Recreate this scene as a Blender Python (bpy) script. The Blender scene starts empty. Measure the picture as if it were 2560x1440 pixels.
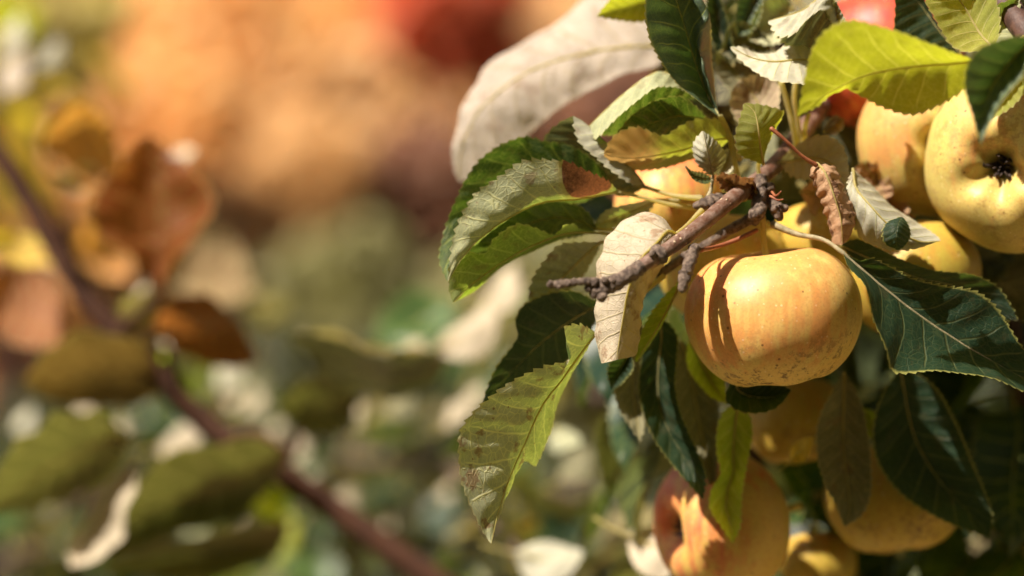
import bpy, math, random
import numpy as np
from mathutils import Vector, Matrix, noise as mnoise

# ------------------------------------------------------------------ camera, sky, sun, exposure
sc = bpy.context.scene
col = sc.collection
CAMZ = 1.6
LENS, SENSOR, FOC = 85.0, 36.0, 1.0
cam_data = bpy.data.cameras.new('camera')
cam_data.lens = LENS; cam_data.sensor_width = SENSOR
cam_data.clip_start = 0.05; cam_data.clip_end = 500
cam_data.dof.use_dof = True
cam_data.dof.focus_distance = FOC - 0.018
cam_data.dof.aperture_fstop = 2.8
cam_data.dof.aperture_blades = 0
cam = bpy.data.objects.new('camera', cam_data)
col.objects.link(cam)
cam.location = (0, -FOC, CAMZ)
cam.rotation_euler = (math.radians(90), 0, 0)
sc.camera = cam

SUN = Vector((-0.50, -0.40, 0.77)).normalized()
world = bpy.data.worlds.new('World'); sc.world = world
world.use_nodes = True
wn = world.node_tree
for n in list(wn.nodes): wn.nodes.remove(n)
wo = wn.nodes.new('ShaderNodeOutputWorld'); wb = wn.nodes.new('ShaderNodeBackground')
sky = wn.nodes.new('ShaderNodeTexSky'); sky.sky_type = 'NISHITA'; sky.sun_disc = False
sky.sun_elevation = math.asin(SUN.z); sky.sun_rotation = math.atan2(SUN.x, SUN.y)
sky.dust_density = 3.0
wb.inputs['Strength'].default_value = 0.05
wn.links.new(sky.outputs[0], wb.inputs['Color']); wn.links.new(wb.outputs[0], wo.inputs['Surface'])
sl = bpy.data.lights.new('sun', 'SUN'); sl.energy = 5.0; sl.angle = math.radians(0.53); sl.color = (1.0, 0.91, 0.78)
so = bpy.data.objects.new('sun', sl); col.objects.link(so)
so.rotation_euler = SUN.to_track_quat('Z', 'Y').to_euler(); so.location = (-3, -1, 6)
sc.view_settings.view_transform = 'Standard'; sc.view_settings.look = 'None'
sc.view_settings.gamma = 1.0; sc.view_settings.use_curve_mapping = False
sc.view_settings.exposure = 1.05
sc.render.engine = 'CYCLES'
sc.cycles.use_denoising = True
sc.cycles.use_adaptive_sampling = True; sc.cycles.adaptive_threshold = 0.03
sc.cycles.max_bounces = 5; sc.cycles.diffuse_bounces = 3; sc.cycles.glossy_bounces = 2; sc.cycles.transmission_bounces = 4; sc.cycles.transparent_max_bounces = 4
sc.cycles.sample_clamp_indirect = 6.0
sc.cycles.caustics_reflective = False; sc.cycles.caustics_refractive = False

# ------------------------------------------------------------------ helpers
K = SENSOR / LENS / 2560.0
def at(x, y, d=0.0):
    """photo pixel + depth in cm behind the focus plane -> a point in the place"""
    D = FOC + d * 0.01
    return np.array(((x - 1280) * K * D, d * 0.01, CAMZ - (y - 720) * K * D))
CAMP = np.array((0, -FOC, CAMZ))

def obj_from(name, verts, faces, mat, parent=None, origin=None, uvs=None, smooth=True):
    verts = np.asarray(verts, float)
    o0 = np.zeros(3) if origin is None else np.asarray(origin, float)
    me = bpy.data.meshes.new(name)
    me.from_pydata((verts - o0).tolist(), [], [tuple(int(i) for i in f) for f in faces])
    if uvs is not None:
        ul = me.uv_layers.new(name='UVMap')
        li = np.empty(len(me.loops), dtype=np.int32); me.loops.foreach_get('vertex_index', li)
        ul.data.foreach_set('uv', np.asarray(uvs, dtype=np.float32)[li].ravel())
    if smooth: me.polygons.foreach_set('use_smooth', [True] * len(me.polygons))
    me.update()
    if mat: me.materials.append(mat)
    o = bpy.data.objects.new(name, me); col.objects.link(o)
    if parent is not None:
        o.parent = parent
        o.location = Vector(o0 - np.array(world_of(parent)))
    else:
        o.location = Vector(o0)
    return o

def world_of(o):
    p = Vector((0, 0, 0))
    while o is not None:
        p = p + o.location; o = o.parent
    return p

def thing(name, label, cat, loc, group=None):
    e = bpy.data.objects.new(name, None); col.objects.link(e)
    e.location = Vector(loc); e.empty_display_size = 0.02
    e['label'] = label; e['category'] = cat
    if group: e['group'] = group
    return e

def crom(P, n):
    """centripetal-ish Catmull-Rom through P, resampled to n points by chord length"""
    P = np.asarray(P, float)
    if len(P) == 2:
        t = np.linspace(0, 1, n)[:, None]; return P[0] * (1 - t) + P[1] * t
    E = np.vstack((2 * P[0] - P[1], P, 2 * P[-1] - P[-2]))
    out = []
    for i in range(len(P) - 1):
        p0, p1, p2, p3 = E[i:i + 4]
        m = 14
        t = np.linspace(0, 1, m, endpoint=False)[:, None]
        l1, l0, l2 = np.linalg.norm(p2 - p1) + 1e-9, np.linalg.norm(p1 - p0) + 1e-9, np.linalg.norm(p3 - p2) + 1e-9
        m1 = (p2 - p0) / (l0 + l1) * l1; m2 = (p3 - p1) / (l1 + l2) * l1
        out.append((2 * t**3 - 3 * t**2 + 1) * p1 + (t**3 - 2 * t**2 + t) * m1 + (-2 * t**3 + 3 * t**2) * p2 + (t**3 - t**2) * m2)
    Q = np.vstack(out + [P[-1:]])
    s = np.concatenate(([0], np.cumsum(np.linalg.norm(np.diff(Q, axis=0), axis=1))))
    tt = np.linspace(0, s[-1], n)
    return np.stack([np.interp(tt, s, Q[:, k]) for k in range(3)], 1)

def fnoise(p, sc_, seed=0.0):
    return mnoise.noise(Vector((p[0] * sc_ + seed, p[1] * sc_ + seed * 1.7, p[2] * sc_ - seed)))

def tube_geo(pts, radii, nseg=10, rough=0.0, rsc=300, seed=0.0, rings=0.0, ringf=0, cap=True):
    pts = np.asarray(pts, float); n = len(pts)
    radii = np.interp(np.linspace(0, 1, n), np.linspace(0, 1, len(radii)), radii)
    T = np.gradient(pts, axis=0); T /= np.linalg.norm(T, axis=1)[:, None] + 1e-12
    up = np.array((0, 0, 1.0)) if abs(T[0][2]) < 0.9 else np.array((1.0, 0, 0))
    V = []; UV = []
    Nn = np.cross(T[0], up); Nn /= np.linalg.norm(Nn)
    for i in range(n):
        Nn = Nn - T[i] * np.dot(Nn, T[i]); Nn /= np.linalg.norm(Nn) + 1e-12
        B = np.cross(T[i], Nn)
        r0 = radii[i]
        if rings: r0 *= 1 + rings * (abs(math.sin(i / n * ringf * math.pi)) - 0.5) + rings * 0.6 * fnoise((i * 0.37, 0, 0), 1, seed)
        for k in range(nseg):
            a = 2 * math.pi * k / nseg
            dirv = Nn * math.cos(a) + B * math.sin(a)
            r = r0
            if rough:
                q = pts[i] + dirv * r0
                r = r0 * (1 + rough * fnoise(q, rsc, seed) + rough * 0.6 * fnoise(q, rsc * 2.7, seed + 9))
            V.append(pts[i] + dirv * r); UV.append((i / (n - 1), k / nseg))
    F = []
    for i in range(n - 1):
        for k in range(nseg):
            a, b = i * nseg + k, i * nseg + (k + 1) % nseg
            F.append((a, b, b + nseg, a + nseg))
    if cap:
        V.append(pts[0] - T[0] * radii[0] * 0.5); UV.append((0, 0)); c0 = len(V) - 1
        V.append(pts[-1] + T[-1] * radii[-1] * 0.6); UV.append((1, 0)); c1 = len(V) - 1
        for k in range(nseg):
            F.append((c0, (k + 1) % nseg, k)); F.append((c1, (n - 1) * nseg + k, (n - 1) * nseg + (k + 1) % nseg))
    return V, F, UV

def join(*geos):
    V, F, U = [], [], []
    for g in geos:
        o = len(V); V += list(g[0]); F += [tuple(i + o for i in f) for f in g[1]]; U += list(g[2])
    return V, F, U

# ------------------------------------------------------------------ materials
def new_mat(name):
    m = bpy.data.materials.new(name); m.use_nodes = True
    nt = m.node_tree
    for n in list(nt.nodes): nt.nodes.remove(n)
    return m, nt
class NB:
    def __init__(s, nt): s.nt = nt
    def n(s, t, **kw):
        nd = s.nt.nodes.new(t)
        for k, v in kw.items(): setattr(nd, k, v)
        return nd
    def put(s, sock, v):
        if isinstance(v, bpy.types.NodeSocket): s.nt.links.new(v, sock)
        elif isinstance(v, (tuple, list)) and len(v) == 3 and sock.type == 'RGBA': sock.default_value = (*v, 1)
        else: sock.default_value = v
    def m(s, op, a, b=None, c=None, clamp=False):
        nd = s.n('ShaderNodeMath', operation=op, use_clamp=clamp)
        s.put(nd.inputs[0], a)
        if b is not None: s.put(nd.inputs[1], b)
        if c is not None: s.put(nd.inputs[2], c)
        return nd.outputs[0]
    def step(s, x, lo, hi, a=0.0, b=1.0):
        nd = s.n('ShaderNodeMapRange', interpolation_type='SMOOTHSTEP')
        s.put(nd.inputs[0], x); s.put(nd.inputs[1], lo); s.put(nd.inputs[2], hi); s.put(nd.inputs[3], a); s.put(nd.inputs[4], b)
        return nd.outputs[0]
    def mix(s, f, a, b, mode='MIX'):
        nd = s.n('ShaderNodeMix', data_type='RGBA', blend_type=mode)
        s.put(nd.inputs[0], f); s.put(nd.inputs[6], a); s.put(nd.inputs[7], b)
        return nd.outputs[2]
    def noise(s, vec, scale, detail=3, rough=0.5):
        nd = s.n('ShaderNodeTexNoise'); s.put(nd.inputs['Vector'], vec)
        nd.inputs['Scale'].default_value = scale; nd.inputs['Detail'].default_value = detail; nd.inputs['Roughness'].default_value = rough
        return nd.outputs['Fac']
    def vmul(s, vec, xyz):
        nd = s.n('ShaderNodeVectorMath', operation='MULTIPLY'); s.put(nd.inputs[0], vec); s.put(nd.inputs[1], xyz); return nd.outputs[0]
    def vadd(s, vec, b):
        nd = s.n('ShaderNodeVectorMath', operation='ADD'); s.put(nd.inputs[0], vec); s.put(nd.inputs[1], b); return nd.outputs[0]

def leaf_mat(name, top, under, trans, tw=0.42, vtop=(0.22, 0.26, 0.06), vund=(0.45, 0.44, 0.22), mottle=0.0, patch=None,
             blush=None, rough_top=0.42, margin=0.55, net=1.0, brown=(0.16, 0.075, 0.03), lite=False, spec=0.42):
    m, nt = new_mat(name); b = NB(nt)
    uvn = b.n('ShaderNodeUVMap'); uvn.uv_map = 'UVMap'
    sp = b.n('ShaderNodeSeparateXYZ'); b.put(sp.inputs[0], uvn.outputs[0])
    U, V = sp.outputs[0], sp.outputs[1]
    oi = b.n('ShaderNodeObjectInfo'); rnd = oi.outputs['Random']
    tc = b.n('ShaderNodeTexCoord')
    off = b.n('ShaderNodeCombineXYZ'); b.put(off.inputs[0], b.m('MULTIPLY', rnd, 37.0)); b.put(off.inputs[1], b.m('MULTIPLY', rnd, 91.0))
    pos = b.vadd(tc.outputs['Object'], off.outputs[0])
    s = b.m('SUBTRACT', b.m('MULTIPLY', V, 2.0), 1.0)
    a = b.m('ABSOLUTE', s)
    side = b.m('GREATER_THAN', s, 0.0)
    wob = b.m('MULTIPLY', b.m('SUBTRACT', b.noise(pos, 60, 2), 0.5), 0.05)
    lat0 = b.m('ADD', b.m('SUBTRACT', U, b.m('MULTIPLY', a, 0.21)), b.m('MULTIPLY', b.m('MULTIPLY', a, a), 0.07))
    lat = b.m('FRACT', b.m('ADD', b.m('MULTIPLY', b.m('ADD', lat0, wob), 9.0), b.m('MULTIPLY', side, 0.45)))
    dl = b.m('ABSOLUTE', b.m('SUBTRACT', lat, 0.5))
    latv = b.step(dl, b.m('SUBTRACT', 0.085, b.m('MULTIPLY', a, 0.055)), 0.015)
    latv = b.m('MULTIPLY', latv, b.step(a, 1.0, 0.75))
    midv = b.step(a, b.m('SUBTRACT', 0.055, b.m('MULTIPLY', U, 0.04)), 0.012)
    uvv = b.vmul(uvn.outputs[0], (1.0, 0.62, 0.0))
    uvv = b.vadd(uvv, b.vmul(off.outputs[0], (1, 1, 0)))
    vo = b.n('ShaderNodeTexVoronoi', feature='DISTANCE_TO_EDGE'); b.put(vo.inputs['Vector'], uvv); vo.inputs['Scale'].default_value = 26
    net1 = b.step(vo.outputs['Distance'], 0.075, 0.01)
    if lite: nt.nodes.remove(vo); net1 = 0.0; net = 0.0
    vo2 = b.n('ShaderNodeTexVoronoi', feature='DISTANCE_TO_EDGE'); b.put(vo2.inputs['Vector'], uvv); vo2.inputs['Scale'].default_value = 70
    net2 = b.step(vo2.outputs['Distance'], 0.10, 0.01)
    if lite: nt.nodes.remove(vo2); net2 = 0.0
    vein = b.m('MAXIMUM', b.m('MAXIMUM', midv, b.m('MULTIPLY', latv, 0.85)), b.m('MAXIMUM', b.m('MULTIPLY', net1, 0.55 * net), b.m('MULTIPLY', net2, 0.22 * net)))
    n1 = b.noise(pos, 45, 4, 0.6); n2 = b.noise(pos, 400, 3, 0.6) if not lite else 0.5; n3 = b.noise(pos, 1500, 2) if not lite else 0.5
    var = b.m('ADD', b.m('MULTIPLY', n1, 0.9), b.m('ADD', b.m('MULTIPLY', n2, 0.35), 0.38))
    var = b.m('MULTIPLY', var, b.m('ADD', 0.8, b.m('MULTIPLY', rnd, 0.4)))
    vr = b.n('ShaderNodeCombineXYZ')
    for i in range(3): b.put(vr.inputs[i], var)
    T = b.mix(vein, top, vtop); Un = b.mix(vein, under, vund)
    T = b.mix(1.0, T, vr.outputs[0], 'MULTIPLY'); Un = b.mix(1.0, Un, vr.outputs[0], 'MULTIPLY')
    Tr = b.mix(1.0, b.mix(b.m('MULTIPLY', vein, 0.8), trans, tuple(min(1, c * 1.5 + e) for c, e in zip(trans, (0.30, 0.25, 0.08)))), vr.outputs[0], 'MULTIPLY')
    if blush:
        bm = b.step(b.m('ADD', U, b.m('MULTIPLY', b.m('SUBTRACT', n1, 0.5), 0.8)), blush[1], blush[2])
        T = b.mix(bm, T, blush[0]); Un = b.mix(bm, Un, blush[0]); Tr = b.mix(bm, Tr, tuple(min(1, c * 1.3) for c in blush[0]))
    if lite: mottle = 0.0
    mg = b.m('MULTIPLY', b.step(a, 0.94, 0.99), margin)
    T = b.mix(mg, T, (0.38, 0.36, 0.10)); Un = b.mix(mg, Un, (0.55, 0.50, 0.25)); Tr = b.mix(mg, Tr, (0.6, 0.55, 0.12))
    if mottle:
        mm = b.m('MULTIPLY', b.step(b.noise(pos, 110, 4, 0.65), 0.56, 0.66), mottle)
        mm = b.m('MAXIMUM', mm, b.m('MULTIPLY', b.step(b.noise(pos, 420, 2), 0.69, 0.73), mottle))
        T = b.mix(mm, T, brown); Un = b.mix(mm, Un, tuple(c * 1.5 for c in brown)); Tr = b.mix(mm, Tr, brown)
    twf = tw
    if patch:
        pu, pv, ru, rv = patch
        du = b.m('DIVIDE', b.m('SUBTRACT', U, pu), ru); dv = b.m('DIVIDE', b.m('SUBTRACT', V, pv), rv)
        r2 = b.m('ADD', b.m('MULTIPLY', du, du), b.m('MULTIPLY', dv, dv))
        r2 = b.m('ADD', r2, b.m('MULTIPLY', b.m('SUBTRACT', b.noise(pos, 160, 3), 0.5), 0.5))
        pm = b.step(r2, 1.05, 0.95)
        bc = b.mix(b.step(b.noise(pos, 600, 5, 0.75), 0.3, 0.7), (0.035, 0.012, 0.006), (0.40, 0.18, 0.08))
        bc = b.mix(b.m('MULTIPLY', vein, 0.4), bc, (0.05, 0.02, 0.01))
        ry = b.m('MULTIPLY', b.step(r2, 1.7, 1.0), 0.7); T = b.mix(ry, T, (0.42, 0.34, 0.08)); Un = b.mix(ry, Un, (0.50, 0.40, 0.12)); Tr = b.mix(ry, Tr, (0.5, 0.42, 0.05))
        T = b.mix(pm, T, bc); Un = b.mix(pm, Un, bc); Tr = b.mix(pm, Tr, (0.3, 0.1, 0.03))
    geo = b.n('ShaderNodeNewGeometry')
    C = b.mix(geo.outputs['Backfacing'], T, Un)
    rough = b.m('ADD', b.m('MULTIPLY', geo.outputs['Backfacing'], 0.8 - rough_top), b.m('ADD', rough_top - 0.08, b.m('MULTIPLY', n2, 0.16)))
    h = b.m('ADD', b.m('MULTIPLY', vein, -0.7), b.m('ADD', b.m('MULTIPLY', n2, 0.5), b.m('MULTIPLY', n3, 0.25)))
    bp = b.n('ShaderNodeBump'); bp.inputs['Strength'].default_value = 0.55; bp.inputs['Distance'].default_value = 0.0009; b.put(bp.inputs['Height'], h)
    pr = b.n('ShaderNodeBsdfPrincipled'); b.put(pr.inputs['Base Color'], C); b.put(pr.inputs['Roughness'], rough)
    pr.inputs['Specular IOR Level'].default_value = spec
    if not lite: b.put(pr.inputs['Normal'], bp.outputs[0])
    tr = b.n('ShaderNodeBsdfTranslucent'); b.put(tr.inputs['Color'], Tr)
    mx = b.n('ShaderNodeMixShader'); b.put(mx.inputs[0], twf); b.nt.links.new(pr.outputs[0], mx.inputs[1]); b.nt.links.new(tr.outputs[0], mx.inputs[2])
    out = b.n('ShaderNodeOutputMaterial'); b.nt.links.new(mx.outputs[0], out.inputs['Surface'])
    return m

M = {}
def LM(key, *a, **k):
    M[key] = leaf_mat(*a, **k)
    M[key + '_far'] = leaf_mat(a[0] + '_far', *a[1:], **{**k, 'lite': True})
LM('green', 'leaf_green', (0.020, 0.052, 0.018), (0.36, 0.37, 0.22), (0.16, 0.28, 0.015), tw=0.28, mottle=0.25, vtop=(0.30, 0.32, 0.08))
LM('under', 'leaf_pale_underside', (0.045, 0.095, 0.03), (0.40, 0.40, 0.26), (0.22, 0.32, 0.03), tw=0.28, mottle=0.7, vund=(0.62, 0.58, 0.30))
LM('dark', 'leaf_dark', (0.012, 0.030, 0.016), (0.20, 0.20, 0.12), (0.07, 0.14, 0.01), tw=0.25, mottle=0.12, net=0.6, margin=0.7, vtop=(0.055, 0.07, 0.03), spec=0.3)
LM('blue', 'leaf_waxy_green', (0.070, 0.105, 0.072), (0.42, 0.36, 0.16), (0.10, 0.20, 0.02), tw=0.22, mottle=0.1, net=0.5, rough_top=0.40, spec=0.6, margin=0.7)
LM('grey', 'leaf_grey_felted', (0.03, 0.06, 0.03), (0.50, 0.47, 0.37), (0.34, 0.34, 0.10), tw=0.28, mottle=0.3, net=0.6)
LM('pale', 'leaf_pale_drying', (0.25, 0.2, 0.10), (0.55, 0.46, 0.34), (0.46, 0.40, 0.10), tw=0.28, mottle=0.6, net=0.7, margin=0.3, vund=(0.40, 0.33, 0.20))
LM('yellow', 'leaf_yellow_green', (0.18, 0.22, 0.03), (0.30, 0.33, 0.06), (0.56, 0.58, 0.02), tw=0.55, mottle=0.15, net=0.6)
LM('lime', 'leaf_bright_green', (0.10, 0.17, 0.02), (0.26, 0.32, 0.06), (0.50, 0.66, 0.01), tw=0.55, mottle=0.1, net=0.6)
LM('turning', 'leaf_turning', (0.10, 0.16, 0.03), (0.40, 0.38, 0.14), (0.5, 0.55, 0.03), tw=0.42, mottle=0.4, blush=((0.62, 0.38, 0.12), 0.45, 0.75))
LM('patch', 'leaf_scorched', (0.045, 0.095, 0.03), (0.40, 0.41, 0.25), (0.22, 0.32, 0.03), tw=0.28, mottle=0.5, vund=(0.62, 0.58, 0.30), patch=(0.19, 0.12, 0.125, 0.36))
LM('mott', 'leaf_mottled', (0.2, 0.15, 0.08), (0.46, 0.34, 0.24), (0.4, 0.28, 0.1), tw=0.3, mottle=0.9)
LM('dry', 'leaf_dry', (0.16, 0.07, 0.03), (0.50, 0.31, 0.18), (0.45, 0.2, 0.06), tw=0.22, mottle=1.0, brown=(0.10, 0.045, 0.02), margin=0.1, vund=(0.30, 0.15, 0.07), vtop=(0.1, 0.04, 0.02))
LM('rust', 'leaf_rust_leak_glow', (0.20, 0.055, 0.014), (0.34, 0.14, 0.06), (0.55, 0.18, 0.025), tw=0.42, mottle=0.3, margin=0.4)  # orange-brown carries the light-leak glow as leaf colour
LM('amber', 'leaf_amber_leak_glow', (0.45, 0.18, 0.03), (0.58, 0.28, 0.09), (0.85, 0.38, 0.05), tw=0.5, mottle=0.2)  # light-leak orange put into the leaf colour too
LM('olive', 'leaf_olive', (0.04, 0.05, 0.012), (0.19, 0.175, 0.10), (0.13, 0.14, 0.02), tw=0.27, mottle=0.4, vund=(0.4, 0.36, 0.2))
LM('shade', 'leaf_painted_shade', (0.020, 0.025, 0.012), (0.06, 0.05, 0.03), (0.06, 0.06, 0.01), tw=0.2, margin=0.3)  # near-black leaf: shade is put into its colour
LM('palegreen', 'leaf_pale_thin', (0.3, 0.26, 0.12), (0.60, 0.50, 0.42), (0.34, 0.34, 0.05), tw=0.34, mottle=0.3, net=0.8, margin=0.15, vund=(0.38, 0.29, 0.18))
LM('fresh', 'leaf_fresh_green', (0.04, 0.09, 0.02), (0.24, 0.28, 0.09), (0.27, 0.40, 0.02), tw=0.42, mottle=0.3, vund=(0.5, 0.5, 0.2))
LM('bronze', 'leaf_bronze', (0.12, 0.07, 0.02), (0.26, 0.17, 0.08), (0.28, 0.17, 0.03), tw=0.3, mottle=0.4)
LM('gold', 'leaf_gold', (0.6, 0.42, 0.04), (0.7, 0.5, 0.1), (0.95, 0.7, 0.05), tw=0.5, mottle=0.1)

def stem_mat(name, c1, c2, rough=0.6, scale=250, lent=0.0, bump=0.5):
    m, nt = new_mat(name); b = NB(nt)
    tc = b.n('ShaderNodeTexCoord'); pos = tc.outputs['Object']
    n1 = b.noise(pos, scale, 5, 0.65); n2 = b.noise(pos, scale * 5, 3, 0.6)
    C = b.mix(b.step(n1, 0.35, 0.65), c1, c2)
    C = b.mix(b.m('MULTIPLY', n2, 0.45), C, tuple(c * 0.35 for c in c1))
    h = b.m('ADD', n1, b.m('MULTIPLY', n2, 0.5))
    if lent:
        vo = b.n('ShaderNodeTexVoronoi'); b.put(vo.inputs['Vector'], pos); vo.inputs['Scale'].default_value = 320
        lm = b.m('MULTIPLY', b.step(vo.outputs['Distance'], 0.24, 0.12), b.step(b.noise(pos, 200, 1), 0.45, 0.55))
        C = b.mix(b.m('MULTIPLY', lm, lent), C, (0.62, 0.46, 0.30)); h = b.m('ADD', h, lm)
    bp = b.n('ShaderNodeBump'); bp.inputs['Strength'].default_value = bump; bp.inputs['Distance'].default_value = 0.001; b.put(bp.inputs['Height'], h)
    pr = b.n('ShaderNodeBsdfPrincipled'); b.put(pr.inputs['Base Color'], C); b.put(pr.inputs['Roughness'], rough); b.put(pr.inputs['Normal'], bp.outputs[0])
    out = b.n('ShaderNodeOutputMaterial'); nt.links.new(pr.outputs[0], out.inputs['Surface'])
    return m
M['bark'] = stem_mat('bark_young_twig', (0.13, 0.050, 0.025), (0.25, 0.16, 0.12), 0.58, 230, lent=0.9, bump=0.8)
M['spur'] = stem_mat('bark_fruit_spur', (0.055, 0.030, 0.020), (0.25, 0.175, 0.125), 0.65, 520, bump=1.0)
M['darkbark'] = stem_mat('bark_dark', (0.05, 0.022, 0.018), (0.11, 0.05, 0.035), 0.6, 150)
M['redbark'] = stem_mat('bark_red_leak_glow', (0.050, 0.014, 0.004), (0.085, 0.028, 0.009), 0.9, 110)  # red of the light leak put into the bark colour
M['petiole'] = stem_mat('petiole_green', (0.46, 0.40, 0.16), (0.58, 0.50, 0.26), 0.6, 300, bump=0.2)
def soften(m, c, f):
    nt = m.node_tree; out = next(n for n in nt.nodes if n.type == 'OUTPUT_MATERIAL'); pr = next(n for n in nt.nodes if n.type == 'BSDF_PRINCIPLED')
    tr = nt.nodes.new('ShaderNodeBsdfTranslucent'); tr.inputs[0].default_value = (*c, 1); mx = nt.nodes.new('ShaderNodeMixShader'); mx.inputs[0].default_value = f
    nt.links.new(pr.outputs[0], mx.inputs[1]); nt.links.new(tr.outputs[0], mx.inputs[2]); nt.links.new(mx.outputs[0], out.inputs['Surface'])
soften(M['petiole'], (0.85, 0.75, 0.25), 0.55)
M['petgrey'] = stem_mat('petiole_downy', (0.24, 0.20, 0.10), (0.40, 0.33, 0.20), 0.7, 500, bump=0.3)
M['redstem'] = stem_mat('stem_red', (0.22, 0.06, 0.025), (0.35, 0.12, 0.05), 0.5, 300, bump=0.2)
M['calyx'] = stem_mat('calyx_dry', (0.022, 0.012, 0.010), (0.07, 0.04, 0.025), 0.8, 500)

def apple_mat(name, yellow, orange, red, amt=0.5, redamt=0.2, sundir=(-0.5, -0.3, 0.8), russet=1.0, seed=0.0):
    """skin colours are fixed to the fruit: green-yellow ground, blush on the cheek that grew towards the light, lenticels, russet"""
    m, nt = new_mat(name); b = NB(nt)
    tc = b.n('ShaderNodeTexCoord'); P = b.vadd(tc.outputs['Object'], (seed, seed * 0.7, -seed))
    uvn = b.n('ShaderNodeUVMap'); uvn.uv_map = 'UVMap'
    sp = b.n('ShaderNodeSeparateXYZ'); b.put(sp.inputs[0], uvn.outputs[0])
    lat = sp.outputs[0]
    geo = b.n('ShaderNodeAttribute'); geo.attribute_name = 'cheek'
    cheek = geo.outputs['Fac']
    big = b.noise(P, 38, 3, 0.5); mid = b.noise(P, 140, 4, 0.6); fine = b.noise(P, 900, 3, 0.6)
    st = b.n('ShaderNodeTexNoise'); b.put(st.inputs['Vector'], b.vmul(tc.outputs['Object'], (1, 1, 0.12))); st.inputs['Scale'].default_value = 260; st.inputs['Detail'].default_value = 3
    mask = b.m('ADD', cheek, b.m('ADD', b.m('MULTIPLY', b.m('SUBTRACT', big, 0.5), 1.5), b.m('ADD', b.m('MULTIPLY', b.m('SUBTRACT', mid, 0.5), 0.4), b.m('MULTIPLY', b.m('SUBTRACT', st.outputs['Fac'], 0.5), 1.3))))
    om = b.step(mask, 0.75 - amt, 1.45 - amt)
    rm = b.step(mask, 1.15 - redamt, 1.9 - redamt)
    C = b.mix(b.step(big, 0.35, 0.7), yellow, tuple(c * f for c, f in zip(yellow, (0.82, 0.95, 0.9))))
    C = b.mix(om, C, orange); C = b.mix(rm, C, red)
    C = b.mix(b.m('MULTIPLY', b.step(fine, 0.42, 0.72), 0.34), C, tuple(c * 0.62 for c in orange))
    C = b.mix(b.m('MULTIPLY', b.step(b.noise(P, 330, 5, 0.7), 0.5, 0.72), 0.35), C, tuple(c * 0.75 for c in orange))
    vo = b.n('ShaderNodeTexVoronoi'); b.put(vo.inputs['Vector'], P); vo.inputs['Scale'].default_value = 290
    dots = b.m('MULTIPLY', b.step(vo.outputs['Distance'], 0.17, 0.10), b.step(mid, 0.40, 0.50))
    C = b.mix(b.m('MULTIPLY', dots, 0.4), C, (0.85, 0.7, 0.45))
    vo2 = b.n('ShaderNodeTexVoronoi'); b.put(vo2.inputs['Vector'], b.vadd(P, (3, 1, 2))); vo2.inputs['Scale'].default_value = 210
    dk = b.m('MULTIPLY', b.step(vo2.outputs['Distance'], 0.16, 0.08), b.step(b.noise(P, 70, 2), 0.46, 0.56))
    C = b.mix(b.m('MULTIPLY', dk, 0.8), C, (0.14, 0.05, 0.02))
    # russet patches towards the eye of the fruit (lat: 0 stalk .. 1 eye)
    rz = b.m('MULTIPLY', b.step(lat, 0.48, 0.78), b.step(b.m('ADD', b.noise(P, 330, 5, 0.8), b.m('MULTIPLY', b.noise(P, 60, 3), 0.6)), 0.84, 0.92))
    C = b.mix(b.m('MULTIPLY', rz, 0.8 * russet), C, (0.13, 0.055, 0.02))
    C = b.mix(b.m('MULTIPLY', b.step(lat, 0.12, 0.03), 0.6), C, (0.32, 0.30, 0.07))
    C = b.mix(b.m('MULTIPLY', b.step(lat, 0.92, 0.99), 0.65), C, (0.24, 0.20, 0.06))
    h = b.m('ADD', b.m('MULTIPLY', fine, 0.4), b.m('ADD', b.m('MULTIPLY', dots, 0.8), b.m('MULTIPLY', rz, 0.6)))
    bp = b.n('ShaderNodeBump'); bp.inputs['Strength'].default_value = 0.22; bp.inputs['Distance'].default_value = 0.0005; b.put(bp.inputs['Height'], h)
    pr = b.n('ShaderNodeBsdfPrincipled'); b.put(pr.inputs['Base Color'], C)
    b.put(pr.inputs['Roughness'], b.m('ADD', 0.34, b.m('ADD', b.m('MULTIPLY', mid, 0.14), b.m('MULTIPLY', fine, 0.12))))
    pr.inputs['Specular IOR Level'].default_value = 0.42
    pr.inputs['Subsurface Weight'].default_value = 0.35; pr.inputs['Subsurface Radius'].default_value = (1.0, 0.45, 0.12); pr.inputs['Subsurface Scale'].default_value = 0.005
    b.put(pr.inputs['Normal'], bp.outputs[0])
    out = b.n('ShaderNodeOutputMaterial'); nt.links.new(pr.outputs[0], out.inputs['Surface'])
    return m
Y_, O_, R_ = (0.73, 0.50, 0.16), (0.68, 0.31, 0.09), (0.60, 0.09, 0.035)
M['apple_main'] = apple_mat('apple_skin_golden', Y_, O_, (0.62, 0.20, 0.05), 0.46, 0.18, seed=0.35)
M['apple_pale'] = apple_mat('apple_skin_pale', (0.62, 0.46, 0.14), (0.64, 0.32, 0.10), R_, 0.22, -0.1, seed=1.2, russet=0.3)
M['apple_red'] = apple_mat('apple_skin_red', (0.66, 0.28, 0.08), (0.58, 0.10, 0.04), (0.42, 0.035, 0.025), 0.9, 0.75, seed=2.2)
M['apple_mix'] = apple_mat('apple_skin_blushed', (0.70, 0.47, 0.12), (0.68, 0.22, 0.08), (0.58, 0.10, 0.06), 0.40, 0.45, seed=3.7, russet=0.25)
M['apple_plain'] = apple_mat('apple_skin_yellow', (0.50, 0.34, 0.055), (0.52, 0.26, 0.045), (0.5, 0.16, 0.03), 0.10, -0.2, seed=5.1)

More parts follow.
